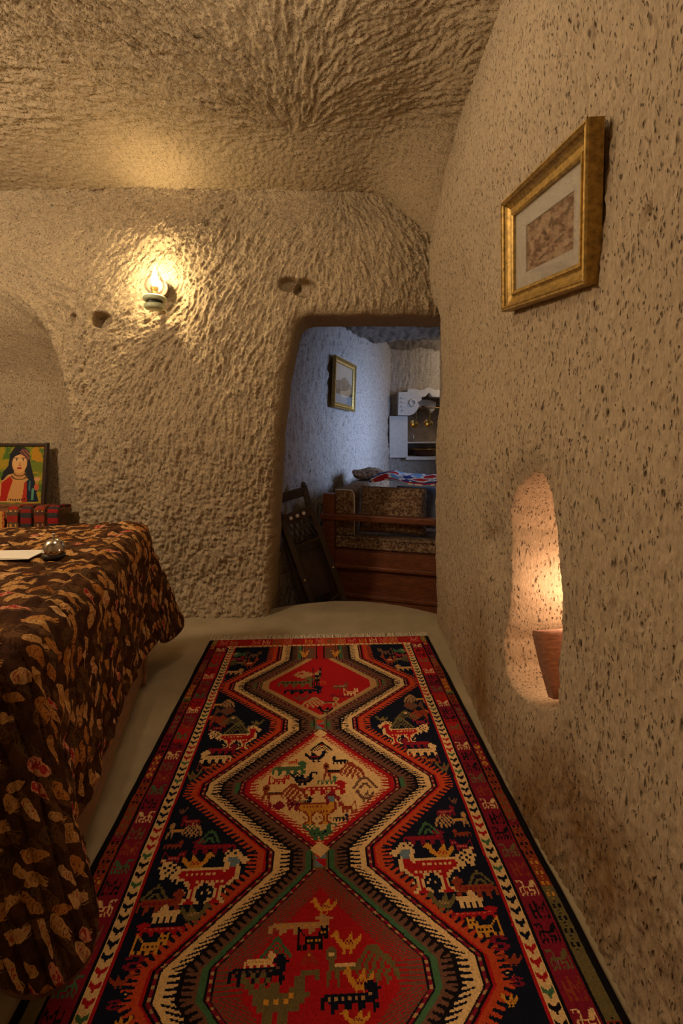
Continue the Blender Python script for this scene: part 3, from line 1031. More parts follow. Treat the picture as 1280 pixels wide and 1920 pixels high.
def crop(ox, oy, sc, rows, mirror=False):
    for r in rows:
        n_, x0, x1, y0, y1, c_, f_ = r[:7]
        fig(n_, ox + x0 / sc, ox + x1 / sc, oy + y0 / sc, oy + y1 / sc, c_, f_, mirror, **(r[7] if len(r) > 7 else {}))


# glyphs 'dog' and 'duck' face right, 'bird', 'peacock' and 'rooster' face left
crop(440, 1370, 4, [
    ('tri', 565, 735, 100, 165, 'black', False, dict(o='red')), ('bird', 525, 720, 165, 252, 'navy', True, dict(o='red')), ('dog', 712, 850, 212, 276, 'black', True, dict(o='black')),
    ('dog', 400, 480, 222, 262, 'orange', False, dict(o='orange')), ('dog', 285, 572, 238, 345, 'green', False, dict(o='olive')), ('peacock', 655, 970, 258, 390, 'rust', False, dict(o='black')),
    ('cat', 258, 408, 340, 408, 'red', False, dict(o='cream')), ('duck', 408, 620, 325, 428, 'navy', False, dict(o='brown')), ('dog', 622, 790, 360, 428, 'green', False, dict(o='cream')),
    ('dog', 510, 885, 395, 504, 'red', False, dict(o='cream')), ('hut', 880, 1072, 368, 465, 'brown', False), ('bird', 888, 1052, 468, 568, 'brown', False, dict(o='cream')),
    ('peacock', 192, 545, 410, 540, 'rust', False, dict(o='black')), ('dog', 425, 605, 508, 584, 'navy', False, dict(o='cream')), ('fish', 250, 382, 536, 606, 'maroon', True, dict(o='red')),
    ('rooster', 350, 815, 478, 724, 'maroon', True, dict(o='rust', b='grey', r='gold')), ('cat', 775, 915, 550, 642, 'rust', True, dict(o='red')), ('dog', 735, 872, 650, 708, 'navy', False, dict(o='cream')),
    ('duck', 505, 770, 718, 842, 'green', False, dict(o='navy'))])
crop(380, 1640, 2.783, [
    ('bird', 545, 702, 138, 228, 'gold', False, dict(o='maroon')), ('dog', 345, 718, 225, 330, 'tan', False, dict(o='gold')), ('cat', 493, 655, 288, 412, 'black', False, dict(o='gold')),
    ('bird', 652, 832, 318, 442, 'gold', False, dict(o='maroon')), ('tri', 300, 470, 335, 445, 'green', False, dict(o='red')), ('dog', 220, 400, 408, 504, 'cream', False, dict(o='gold')),
    ('dog', 135, 485, 428, 584, 'navy', False, dict(o='brown')), ('peacock', 630, 1025, 398, 612, 'olive', False, dict(o='cream')), ('bird', 715, 900, 508, 668, 'gold', False, dict(o='maroon')),
    ('duck', 178, 610, 515, 790, 'olive', False, dict(o='gold')), ('dog', 615, 975, 588, 756, 'navy', False, dict(o='tan')), ('tri', 510, 600, 415, 490, 'rust', False, dict(o='gold')),
    ('bird', 700, 880, 735, 840, 'gold', False, dict(o='maroon'))])
crop(340, 1180, 2.2857, [
    ('fish', 480, 595, 182, 216, 'tan', False, dict(o='red')), ('dog', 415, 592, 208, 254, 'olive', False, dict(o='black')), ('cat', 560, 600, 165, 250, 'black', False, dict(o='tan')),
    ('dog', 440, 628, 248, 284, 'navy', False, dict(o='brown')), ('dog', 648, 725, 236, 268, 'brown', False, dict(o='cream')), ('cat', 695, 758, 262, 294, 'cream', False, dict(o='red')),
    ('peacock', 515, 682, 298, 344, 'tan', True, dict(o='black')), ('bird', 572, 650, 338, 372, 'black', False, dict(o='tan')), ('bird', 480, 560, 286, 312, 'brown', True, dict(o='red')),
    ('ess', 590, 620, 228, 244, 'orange', False), ('dog', 620, 740, 286, 304, 'maroon', True, dict(o='black'))])
# the dark corners either side of the necks, worked as mirror images
crop(580, 1340, 3.368, [
    ('rooster', 435, 800, 66, 216, 'cream', False, dict(o='cream', r='red', b='red')), ('tri', 505, 660, 36, 112, 'olive', False, dict(o='green')), ('fish', 640, 755, 4, 60, 'rust', False, dict(o='brown')),
    ('bird', 405, 500, 30, 72, 'olive', False, dict(o='tan')), ('cat', 660, 760, 50, 96, 'maroon', True, dict(o='tan')), ('dog', 565, 775, 178, 244, 'maroon', True, dict(o='red')),
    ('dog', 620, 845, 216, 298, 'cream', False, dict(o='tan')), ('cat', 718, 835, 292, 345, 'rust', True, dict(o='gold')), ('bird', 800, 900, 335, 405, 'olive', False, dict(o='maroon')),
    ('bird', 716, 935, 858, 978, 'gold', False, dict(o='red')), ('dog', 595, 905, 768, 872, 'maroon', False, dict(o='red')), ('peacock', 800, 1025, 662, 764, 'tan', True, dict(o='gold')),
    ('hut', 686, 824, 718, 802, 'green', False), ('dog', 815, 948, 618, 692, 'maroon', False, dict(o='pink')), ('dog', 905, 1035, 775, 830, 'rust', True, dict(o='black')),
    ('cat', 912, 1052, 840, 920, 'maroon', True, dict(o='pink')), ('bird', 885, 950, 565, 615, 'brown', False, dict(o='brown'))], True)
crop(600, 1620, 2.207, [
    ('rooster', 296, 705, -62, 155, 'cream', False, dict(o='cream', r='red', b='grey')), ('dog', 540, 745, 92, 192, 'rust', True, dict(o='maroon')), ('hut', 616, 724, 70, 132, 'olive', False),
    ('bird', 440, 575, 148, 240, 'olive', False, dict(o='tan')), ('comb', 575, 695, 152, 230, 'cream', False), ('dog', 550, 780, 222, 280, 'red', False, dict(o='pink')),
    ('cat', 630, 765, 266, 358, 'gold', True, dict(o='black')), ('ess', 720, 800, 350, 420, 'maroon', False), ('bird', 755, 860, 430, 486, 'rust', False, dict(o='rust')),
    ('ess', 810, 865, 530, 575, 'maroon', False), ('fish', 770, 850, 500, 530, 'navy', False), ('bird', 760, 840, 600, 660, 'gold', False, dict(o='rust'))], True)
crop(380, 1190, 5.333, [
    ('fish', 300, 430, 165, 222, 'green', False, dict(o='cream')), ('dog', 275, 440, 205, 262, 'maroon', False, dict(o='pink')), ('peacock', 240, 440, 240, 310, 'olive', True, dict(o='tan')),
    ('bird', 400, 575, 228, 330, 'rust', True, dict(o='cream')), ('cat', 440, 590, 160, 230, 'brown', False, dict(o='olive')), ('dog', 200, 440, 330, 395, 'tan', False, dict(o='cream')),
    ('bird', 165, 260, 400, 470, 'navy', False, dict(o='grey')), ('peacock', 80, 330, 640, 730, 'tan', False, dict(o='gold')), ('fish', 130, 330, 710, 800, 'brown', True, dict(o='rust')),
    ('tri', 180, 430, 800, 890, 'olive', False, dict(o='cream')), ('fish', 50, 210, 790, 850, 'rust', False, dict(o='gold'))], True)
# short vertical stripes inside the far end
P_((V < 0.25) & (V > 0.10) & (AU < 0.085) & (AU > 0.022), 'rust')
P_((V < 0.25) & (V > 0.13) & (AU < 0.075) & (AU > 0.030), 'brown')
P_((V < 0.25) & (V > 0.10) & (AU < 0.012), 'red')
P_((V < 0.25) & (V > 0.10) & (AU < 0.024) & (AU > 0.017), 'black')
stamp('duck', -0.115, -0.06, 0.16, 0.235, 'gold', False, o='red')
stamp('duck', 0.06, 0.115, 0.16, 0.235, 'gold', True, o='red')

# long borders: cream guard with chevrons, red border of creatures, outer border of florets
P_(AU > 0.480, 'red')
P_((AU > 0.488) & (AU < 0.521), 'cream')
P_((AU > 0.521) & (AU < 0.529), 'black')
P_((AU > 0.529) & (AU < 0.592), 'maroon')
P_((AU > 0.529) & (AU < 0.592) & (V < 0.9) & (vnoise(V * 9, U * 0, 4) > 0.0), 'red')
P_((AU > 0.592) & (AU < 0.599), 'black')
P_((AU > 0.599), 'rust')
P_((AU > 0.599) & (vnoise(V * 7, U * 0, 9) > 0.12), 'maroon')
P_((AU > 0.599) & (vnoise(V * 7 + 40, U * 0, 9) < -0.32), 'olive')
P_((AU > 0.632), 'black')
pitch = 0.0285
k_ = np.floor(V / pitch).astype(int)
f_ = V / pitch - k_
ax = (AU - 0.5045) / 0.0165
chev = (np.abs(ax) < 0.80) & (np.abs(f_ - 0.62 + 0.36 * np.abs(ax)) < 0.19) | ((np.abs(ax) < 0.2) & (f_ > 0.55) & (f_ < 0.92))
cyc = np.mod(k_, 13)
P_(chev & (cyc < 6), 'navy')
P_(chev & ((cyc == 6) | (cyc == 7) | (cyc == 8)), 'red')
P_(chev & (cyc > 8), 'black')
P_(chev & ((cyc == 9) | (cyc == 12)), 'green')
pal = [('cream', 'red'), ('black', 'maroon'), ('green', 'black'), ('olive', 'grey'), ('black', 'tan'), ('rust', 'gold')]
for side in (-1, 1):
    v0, k = 0.10, 0
    while v0 < 2.4:
        h_ = 0.048
        c_ = pal[0] if k % 5 == 0 else pal[1 + (k * 7 + (side > 0)) % 5]
        lo, hi = (0.535, 0.588) if side > 0 else (-0.588, -0.535)
        stamp('border' if k % 5 in (0, 2, 3) else 'twig', lo, hi, v0 + 0.004, v0 + h_, c_[0], side > 0, o=c_[1])
        v0 += 0.056
        k += 1
kk = np.floor(V / 0.030).astype(int)
ff = V / 0.030 - kk
flo = (np.hypot((AU - 0.6155) / 0.011, (ff - 0.5) / 0.40) < 1) & ~(np.hypot((AU - 0.6155) / 0.004, (ff - 0.5) / 0.15) < 1)
flo &= (np.abs(np.mod(ff * 2, 1) - 0.5) > 0.1)
grp = np.mod(kk // 4, 4)
P_(flo & (grp == 0), 'gold')
P_(flo & (grp == 1), 'black')
P_(flo & (grp == 2), 'olive')
P_(flo & (grp == 3), 'black')
# far end border
m = (V < 0.088) & (AU < 0.60)
P_(m, 'red')
P_(m & (vnoise(U * 8, V * 0, 2) > 0.05), 'orange')
for k in range(-9, 10):
    stamp('border' if k % 3 == 0 else 'twig', k * 0.062 - 0.026, k * 0.062 + 0.026, 0.018, 0.074, ['cream', 'olive', 'tan', 'rust', 'gold'][k % 5] if k % 3 else 'pink', k > 0, o='gold')
P_((V > 0.084) & (V < 0.103) & (AU < 0.53), 'cream')
P_((V > 0.088) & (V < 0.099) & (AU < 0.52) & (np.mod(U / 0.028, 1) < 0.35), 'red')
P_((V < 0.008), 'maroon')
# slow change of dye along the length, and single knots that differ
tone = 1.0 + 0.16 * fbm(U * 0.2, V, 0.30, 2, 12) + 0.22 * np.random.default_rng(5).standard_normal(U.shape) * 0.5
C = np.clip(0.80 * C * tone[..., None], 0.004, 1)
ug, vg = np.meshgrid(uu, vv, indexing='ij')
zr = 0.0075 + 0.0016 * fbm(ug, vg, 0.18, 2, 22) + 0.0006 * np.random.default_rng(6).standard_normal(ug.shape)
edge = np.minimum(RW - np.abs(ug), vg)
zr = zr * smooth(edge, -0.002, 0.006)
ue = ug + 0.006 * fbm(vg, ug * 0, 0.16, 2, 33) * smooth(np.abs(ug), 0.3, RW)
M['rug'] = attr_mat('woven_wool', 'knot', 1.0, 0.22, 700, 0.0015, 0.0)
rug = gridmesh('rug', np.stack([ue, -vg, zr], -1), M['rug'], flip=True, fattr={'knot': C})
rug.location = (-0.1285, 2.735, 0.0)
rug.rotation_euler = (0, 0, math.atan(0.047))
tag(rug, 'long red and navy flat-woven rug with diamond medallions and small animals', 'rug')
fr = MB()
rf = random.Random(5)
for k in range(330):
    u = -RW + 2 * RW * (k + rf.random()) / 330
    ln = rf.uniform(0.026, 0.062)
    p = [Vector((u, -0.004, 0.006))]
    dx, lift = rf.uniform(-0.5, 0.5), rf.uniform(0, 0.012)
    for j in range(1, 4):
        p.append(Vector((u + dx * ln * j / 3 + rf.uniform(-.002, .002), -0.004 + ln * j / 3, 0.004 + lift * math.sin(j))))
    fr.tube(p, [0.0022, 0.0024, 0.0022, 0.0012], 4, False)
M['fringe'] = plain('cotton_fringe', (0.62, 0.52, 0.37), 0.95, 0, 0.15, 200)
o = fr.build('fringe', M['fringe'], rug)
tag(o, 'knotted cream cotton fringe', kind='stuff')

# ------------------------------------------------------------------ bed
BO = Vector((-0.965, 2.27, 0.0))
BROT = math.atan2(-0.973, 0.2306)                 # local x runs along the visible side, towards the viewer
bed = thing('bed', 'pine bed base with thick mattress under the patterned brown quilt', 'bed', BO, (0, 0, BROT))
# local: x = s (towards viewer), y = to the right of s; the head lies to -y
L_, D_ = 1.27, 1.84
MB().box((L_ / 2, -0.032, 0.235), (L_ - 0.06, 0.036, 0.39), 0.006).build('side_panel', M['bedwood'], bed)
MB().box((0.018, -D_ / 2, 0.235), (0.036, D_ - 0.09, 0.39), 0.006).build('end_panel', M['bedwood'], bed)
MB().box((L_ - 0.018, -D_ / 2, 0.235), (0.036, D_ - 0.09, 0.39), 0.006).build('end_panel', M['bedwood'], bed)
for sx in (0.03, L_ - 0.03):
    for sy in (-0.03, -D_ + 0.03):
        MB().box((sx, sy, 0.225), (0.06, 0.06, 0.43), 0.006).build('leg', M['bedwood'], bed)
MB().box((L_ / 2 - 0.025, -D_ / 2 - 0.025, 0.60), (1.35, 1.80, 0.31), 0.06, None, 4).build('mattress', M['mattress'], bed)

s0, s1, t0, t1 = -0.025, 1.245, 0.088, 1.80       # flat core of the quilt; t grows towards the head
RC, ZT = 0.085, 0.785


def skirt_path():
    """Round the quilt: (s, t, normal angle, weight near a corner, which side)."""
    out = []
    for t in np.concatenate([np.linspace(t1, 0.5, 30)[:-1], np.linspace(0.5, t0, 60)[:-1]]):
        out.append((s0, t, PI, math.exp(-((t - t0) / 0.16) ** 2), 0.0))
    for a_ in np.linspace(0, 1, 60)[:-1]:
        out.append((s0, t0, PI + a_ * PI / 2, 1.0, 0.0))
    for s_ in np.linspace(s0, s1, 330)[:-1]:
        e = min(s_ - s0, s1 - s_)
        out.append((s_, t0, 1.5 * PI, math.exp(-(e / 0.09) ** 2), 1.0 if s_ > (s0 + s1) / 2 else 0.0))
    for a_ in np.linspace(0, 1, 200)[:-1]:
        out.append((s1, t0, 1.5 * PI + a_ * PI / 2, 1.0, 1.0))
    for t in np.concatenate([np.linspace(t0, 0.55, 100)[:-1], np.linspace(0.55, t1, 40)]):
        out.append((s1, t, 2 * PI, math.exp(-((t - t0) / 0.16) ** 2), 1.0))
    return np.array(out)


path = skirt_path()
sp, tp, na, cw, nearf = path.T
dl = np.linspace(0, 1, 150)
# hang of the cloth: longer on the far end, dipping into a point at each corner
arcs = np.mod(na, 2 * PI)
cornerness = np.where((arcs > PI + 1e-3) & (arcs < 1.5 * PI - 1e-3) | (arcs > 1.5 * PI + 1e-3), np.sin(2 * (na - PI)) ** 2, 0.0)
side_far = np.clip((1.5 * PI - na) / (PI / 2), 0, 1)
side_near = np.clip((na - 1.5 * PI) / (PI / 2), 0, 1)
farc = (arcs > PI + 1e-3) & (arcs < 1.5 * PI - 1e-3)
HANG = 0.635 + 0.19 * side_far ** 0.6 + 0.02 * side_near + np.where(farc, -0.06, 0.05) * cornerness + 0.015 * np.sin(sp * 9)
HANG = np.minimum(HANG, 0.825)
DL = dl[None, :] * HANG[:, None]
th = np.minimum(DL / RC, PI / 2)
rest = np.maximum(DL - RC * PI / 2, 0)
lean = 0.012 + 0.10 * cw + np.where(farc, 0.30, 0.28) * cornerness
lean = lean[:, None]
ripple = (0.004 * np.sin(sp * 21 + tp * 17 + na * 5) + 0.003 * np.sin(sp * 47 + tp * 31 + 1.3))[:, None] * np.clip(rest / 0.35, 0, 1) * (1 - 0.6 * cw[:, None])
outw = RC * np.sin(th) + rest * np.sin(lean) + ripple
drop = RC * (1 - np.cos(th)) + rest * np.cos(lean)
nx, ny = np.cos(na)[:, None], np.sin(na)[:, None]
Ss = sp[:, None] + nx * outw
Ts = tp[:, None] + ny * outw
Zs = ZT - drop
qa = sp[:, None] + nx * DL                         # place on the flat quilt
qb = tp[:, None] + ny * DL

QR = 0.0040
qa0, qb0 = -1.0, -1.0
gi, gj = np.meshgrid(qa0 + np.arange(int(3.3 / QR)) * QR, qb0 + np.arange(int(3.0 / QR)) * QR, indexing='ij')
QN, QM = gi.shape
# stitched quilting: wavering diagonal lines
st_u = (gi * 0.80 + gj * 0.60 + 0.016 * fbm(gi, gj, 0.25, 2, 66)) / 0.062
st_v = (gi * 0.45 - gj * 0.89 + 0.016 * fbm(gi, gj, 0.25, 2, 67)) / 0.085
pf = np.minimum(np.abs(np.sin(PI * st_u)), 0.35 + np.abs(np.sin(PI * st_v)))


def cloth_at(a_, b_):
    i = np.clip(((a_ - qa0) / QR).astype(int), 0, QN - 1)
    j = np.clip(((b_ - qb0) / QR).astype(int), 0, QM - 1)
    return np.stack([a_, b_, np.zeros_like(a_)], -1), np.sqrt(np.clip(pf[i, j], 0, 1)) + 1.0 * fbm(a_, b_, 0.045, 3, 77)


def normals(P):
    du = np.gradient(P, axis=0)
    dv = np.gradient(P, axis=1)
    n = np.cross(du, dv)
    return n / (np.linalg.norm(n, axis=-1, keepdims=True) + 1e-9)


def quilt_material():
    """Printed cotton: pods and leaves scattered over brown, laid out in the plane of the cloth."""
    t = NT('printed_quilt')
    at = t.n('ShaderNodeAttribute', attribute_name='weave')
    P = at.outputs['Color']

    def vmath(op, a, b=None):
        nd = t.n('ShaderNodeVectorMath', operation=op)
        for sock, v in zip(nd.inputs, (a, b)):
            if v is None:
                continue
            if isinstance(v, bpy.types.NodeSocket):
                t.l(v, sock)
            else:
                sock.default_value = v
        return nd.outputs[0]

    mm = t.math
    f = t.noise(P, 14, 4, 0.6)
    col = t.ramp(f, [(0.35, lin((62, 36, 22))), (0.65, lin((92, 56, 30)))])

    def layer(ca, cb, off, L0, W0_, kinds, col, thr):
        q = vmath('ADD', P, off)
        wob = t.n('ShaderNodeTexNoise')
        wob.inputs['Scale'].default_value = 45
        t.l(q, wob.inputs['Vector'])
        q2 = vmath('MULTIPLY', q, (1 / ca, 1 / cb, 0))
        vo = t.n('ShaderNodeTexVoronoi', voronoi_dimensions='2D')
        vo.inputs['Scale'].default_value = 1.0
        vo.inputs['Randomness'].default_value = 0.85
        t.l(q2, vo.inputs['Vector'])
        D = vmath('MULTIPLY', vmath('SUBTRACT', q2, vo.outputs['Position']), (ca, cb, 0))
        D = vmath('ADD', D, vmath('MULTIPLY', vmath('SUBTRACT', wob.outputs['Color'], (0.5, 0.5, 0.5)), (0.014, 0.014, 0)))
        sd = t.n('ShaderNodeSeparateXYZ')
        t.l(D, sd.inputs[0])
        sc_ = t.n('ShaderNodeSeparateColor')
        t.l(vo.outputs['Color'], sc_.inputs[0])
        r, g, b = sc_.outputs[0], sc_.outputs[1], sc_.outputs[2]
        th_ = mm('MULTIPLY', mm('SUBTRACT', r, 0.5), 1.3)
        co, si = mm('COSINE', th_), mm('SINE', th_)
        u = mm('ADD', mm('MULTIPLY', sd.outputs[1], co), mm('MULTIPLY', sd.outputs[0], si))
        v = mm('SUBTRACT', mm('MULTIPLY', sd.outputs[0], co), mm('MULTIPLY', sd.outputs[1], si))
        un = mm('DIVIDE', u, mm('ADD', L0 * 0.70, mm('MULTIPLY', g, L0 * 0.5)))
        vn = mm('DIVIDE', v, mm('ADD', W0_ * 0.65, mm('MULTIPLY', b, W0_ * 0.6)))
        belly = mm('MULTIPLY', mm('SQRT', mm('MAXIMUM', mm('SUBTRACT', 1.0, mm('MULTIPLY', un, un)), 0.0)), mm('ADD', 0.80, mm('MULTIPLY', un, 0.30)))
        av = mm('ABSOLUTE', vn)
        body = mm('GREATER_THAN', belly, av)
        core = mm('GREATER_THAN', mm('SUBTRACT', belly, 0.20), av)
        fing = mm('GREATER_THAN', mm('FRACT', mm('ADD', mm('MULTIPLY', vn, 2.3), 7.2)), 0.45)
        tuft = mm('MULTIPLY', mm('MULTIPLY', mm('LESS_THAN', un, -0.62), mm('GREATER_THAN', un, -1.12)), mm('MULTIPLY', fing, mm('LESS_THAN', av, 0.62)))
        has = mm('GREATER_THAN', mm('FRACT', mm('MULTIPLY', g, 7.31)), 0.35)
        shape = mm('MAXIMUM', body, mm('MULTIPLY', tuft, has))
        shown = mm('GREATER_THAN', mm('FRACT', mm('MULTIPLY', b, 5.77)), thr)
        shape = mm('MULTIPLY', shape, shown)
        kind = mm('FRACT', mm('MULTIPLY', r, 9.13))
        cr = t.n('ShaderNodeValToRGB')
        cr.color_ramp.interpolation = 'CONSTANT'
        cd = t.n('ShaderNodeValToRGB')
        cd.color_ramp.interpolation = 'CONSTANT'
        for nd, w_ in ((cr, 0), (cd, 1)):
            el = nd.color_ramp.elements
            while len(el) < len(kinds):
                el.new(0.5)
            for e_, kd in zip(el, kinds):
                e_.position = kd[0]
                e_.color = (*lin(kd[1 + w_]), 1)
            t.l(kind, nd.inputs[0])
        hatch = mm('GREATER_THAN', mm('FRACT', mm('ADD', mm('MULTIPLY', un, 3.4), mm('MULTIPLY', av, 1.1))), 0.58)
        spots = mm('GREATER_THAN', t.noise(q, 70, 2), 0.50)
        inner = mm('MULTIPLY', core, mm('MAXIMUM', mm('MULTIPLY', hatch, mm('MULTIPLY', spots, 0.75)), mm('MULTIPLY', mm('GREATER_THAN', kind, 0.88), mm('MULTIPLY', spots, 0.9))))
        c = t.mix(inner, cr.outputs[0], cd.outputs[0])
        return t.mix(shape, col, c)

    ghost = ((0.0, (112, 76, 42), (70, 42, 26)), (0.5, (98, 70, 40), (60, 36, 24)))
    bright = ((0.0, (214, 160, 94), (130, 82, 44)), (0.34, (204, 142, 74), (120, 70, 34)), (0.60, (224, 178, 118), (188, 40, 40)), (0.76, (196, 128, 62), (110, 60, 30)), (0.88, (222, 150, 110), (178, 26, 34)))
    col = layer(0.050, 0.085, (0.37, 0.21, 0), 0.044, 0.020, ghost, col, 0.25)
    col = layer(0.045, 0.082, (0.0, 0.0, 0), 0.039, 0.0160, bright, col, 0.12)
    fine = t.noise(P, 420, 3, 0.7)
    col = t.mix(1.0, col, t.ramp(fine, [(0.3, (0.72,) * 3), (0.7, (1.2,) * 3)]), 'MULTIPLY')
    t.base(col)
    t.set(Roughness=0.95)
    t.b.inputs['Specular IOR Level'].default_value = 0.12
    t.bump(mm('ADD', fine, mm('MULTIPLY', t.noise(P, 75, 4, 0.65), 3.0)), 0.006, 0.9)
    return t.m


M['quilt'] = quilt_material()
quilt = thing('bedspread', 'dark brown quilted bedspread with tan and red leaf motifs draped over the bed', 'bedspread', BO, (0, 0, BROT))
P = np.stack([Ss, -Ts, Zs], -1)
nn = normals(P)
mid = nn[path.shape[0] // 2, 10]
if mid[2] < 0:
    nn = -nn
c_, pz = cloth_at(qa, qb)
fade = np.clip(np.minimum(DL / 0.02, (HANG[:, None] - DL) / 0.01), 0, 1)
P2 = P + nn * (0.012 * (pz - 0.4) + 0.0035)[..., None] * fade[..., None]
gridmesh('hanging_cloth', P2, M['quilt'], quilt, pattr={'weave': c_}, flip=True)
li = gridmesh('lining', (P - nn * 0.006)[::2, 6::2], M['lining'], quilt)
li['label'] = 'plain russet lining on the underside'
# rolled hem binding
hem = MB()
hem.tube([Vector(p) for p in P[::3, -1] - nn[::3, -1] * 0.002], 0.0055, 6)
hem.build('hem', M['lining'], quilt)
a, b = np.meshgrid(np.linspace(s0, s1, 210), np.linspace(t0, t1, 250), indexing='ij')
c_, pz = cloth_at(a, b)
fade = np.clip(np.minimum.reduce([a - s0, s1 - a, b - t0]) / 0.02, 0, 1)
zt = ZT + fade * (0.012 * (pz - 0.4) + 0.0035) + 0.006 * fbm(a, b, 0.45, 2, 70) * fade
gridmesh('top_cloth', np.stack([a, -b, zt], -1), M['quilt'], quilt, pattr={'weave': c_}, flip=True)

# call bell and folded sheet on the bed
bell = thing('call_bell', 'small chrome dome call bell with dark base on the bedspread', 'bell', (-1.030, 1.63, ZT + 0.013))
MB().lathe([(0, 0), (0.033, 0), (0.037, 0.004), (0.036, 0.013), (0.031, 0.016), (0, 0.016)], (0, 0, 0)).build('base', M['black'], bell)
MB().lathe([(0.035, 0.0165), (0.037, 0.021), (0.0365, 0.032), (0.033, 0.047), (0.025, 0.059), (0.013, 0.066), (0, 0.068)], (0, 0, 0), 40).build('dome', M['steel'], bell)
MB().lathe([(0.0035, 0.066), (0.0035, 0.076), (0.006, 0.079), (0.0055, 0.085), (0, 0.087)], (0, 0, 0), 16).build('plunger', M['steel'], bell)
pp = MB()
pp.box((0, 0, 0.0010), (0.21, 0.115, 0.0016)).box((0.002, 0.004, 0.0034), (0.205, 0.112, 0.0016), 0, Matrix.Rotation(0.012, 3, 'Y'))
o = pp.build('folded_sheet', M['paper'], None, (-1.195, 1.625, ZT + 0.0195))
o.rotation_euler = (0, 0, 0.10)
tag(o, 'folded sheet of cream paper lying beside the call bell', 'paper')

# ------------------------------------------------------------------ recess at the left: chest, painted board, textiles
chest = thing('chest', 'low wooden chest in the left recess behind the bed', 'chest', (-2.42, 3.225, 0))
MB().box((0, 0, 0.34), (0.80, 0.26, 0.62), 0.008).build('body', M['bedwood'], chest)
MB().box((0, -0.01, 0.675), (0.86, 0.30, 0.05), 0.012).build('lid', M['bedwood'], chest)
for sx in (-0.36, 0.36):
    MB().box((sx, 0, 0.02), (0.07, 0.24, 0.04), 0.004).build('foot', M['bedwood'], chest)


def portrait(a, b):
    C = np.empty(a.shape + (3,))
    n1 = fbm(a, b, 0.11, 4, 15)
    C[:] = lin((128, 132, 44))
    put(C, n1 > 0.08, (168, 140, 40))
    put(C, n1 < -0.12, (84, 112, 44))
    put(C, (a > 0.76) & (b > 0.72) & (n1 > -0.1), (184, 132, 36))
    put(C, (a > 0.7) & (b < 0.72) & (b > 0.55), (112, 124, 44))
    hair = (44, 42, 46)
    put(C, poly(a, b, [(0.16, 0.40), (0.20, 0.55), (0.30, 0.66), (0.31, 0.86), (0.40, 0.98), (0.60, 0.98), (0.70, 0.88), (0.73, 0.70), (0.80, 0.50), (0.90, 0.20), (0.60, 0.10), (0.35, 0.40)]), hair)
    put(C, poly(a, b, [(0.10, 0.02), (0.14, 0.34), (0.30, 0.50), (0.42, 0.52), (0.62, 0.50), (0.76, 0.36), (0.86, 0.02)]), (206, 150, 88))
    put(C, poly(a, b, [(0.17, 0.04), (0.18, 0.36), (0.34, 0.47), (0.40, 0.40), (0.33, 0.18), (0.30, 0.04)]), (176, 42, 30))
    put(C, poly(a, b, [(0.62, 0.02), (0.64, 0.36), (0.74, 0.44), (0.84, 0.30), (0.94, 0.03)]), (34, 44, 58))
    put(C, poly(a, b, [(0.60, 0.02), (0.63, 0.34), (0.68, 0.38), (0.70, 0.02)]), (176, 52, 36))
    put(C, poly(a, b, [(0.78, 0.06), (0.79, 0.26), (0.83, 0.26), (0.83, 0.06)]), (96, 150, 116))
    put(C, poly(a, b, [(0.72, 0.24), (0.73, 0.40), (0.76, 0.38), (0.76, 0.20)]), (70, 110, 110))
    put(C, poly(a, b, [(0.39, 0.44), (0.42, 0.62), (0.62, 0.62), (0.64, 0.44)]), (200, 142, 84))
    put(C, ell(a, b, 0.515, 0.70, 0.150, 0.175), (218, 164, 100))
    put(C, ell(a, b, 0.47, 0.72, 0.085, 0.12), (226, 176, 112))
    put(C, poly(a, b, [(0.34, 0.74), (0.36, 0.88), (0.50, 0.93), (0.66, 0.86), (0.70, 0.74), (0.64, 0.80), (0.52, 0.86), (0.42, 0.82)]), hair)
    put(C, poly(a, b, [(0.50, 0.90), (0.56, 0.96), (0.68, 0.92), (0.72, 0.80), (0.68, 0.74), (0.60, 0.82)]), (150, 96, 74))
    st_ = np.mod((a + b) * 14, 1) < 0.4
    put(C, poly(a, b, [(0.50, 0.90), (0.56, 0.96), (0.68, 0.92), (0.72, 0.80), (0.68, 0.74), (0.60, 0.82)]) & st_, (70, 50, 56))
    for ex in (0.455, 0.585):
        put(C, ell(a, b, ex, 0.757, 0.036, 0.015), (236, 210, 170))
        put(C, ell(a, b, ex, 0.757, 0.015, 0.015), (40, 24, 18))
        put(C, ell(a, b, ex, 0.788, 0.045, 0.009, 0.1), (60, 34, 24))
    put(C, ell(a, b, 0.525, 0.685, 0.018, 0.035), (200, 138, 84))
    put(C, ell(a, b, 0.520, 0.660, 0.030, 0.012), (188, 122, 76))
    put(C, ell(a, b, 0.515, 0.612, 0.052, 0.017), (168, 52, 44))
    put(C, ell(a, b, 0.515, 0.615, 0.045, 0.004), (110, 30, 28))
    for r0, yb_ in ((0.12, 0.52), (0.15, 0.46)):
        rr = np.hypot((a - 0.525) / r0, (b - yb_ - 0.02) / 0.065)
        put(C, (np.abs(rr - 1) < 0.13) & (b < yb_ + 0.02), (96, 72, 40))
    put(C, (np.abs(b - 0.06 - 0.4 * (a - 0.48) ** 2) < 0.016) & (a > 0.34) & (a < 0.66) & (np.mod(a * 22, 1) < 0.6), (60, 44, 30))
    put(C, ell(a, b, 0.88, 0.42, 0.06, 0.04), (206, 150, 100))
    put(C, ell(a, b, 0.88, 0.28, 0.05, 0.06), (190, 96, 60))
    return C


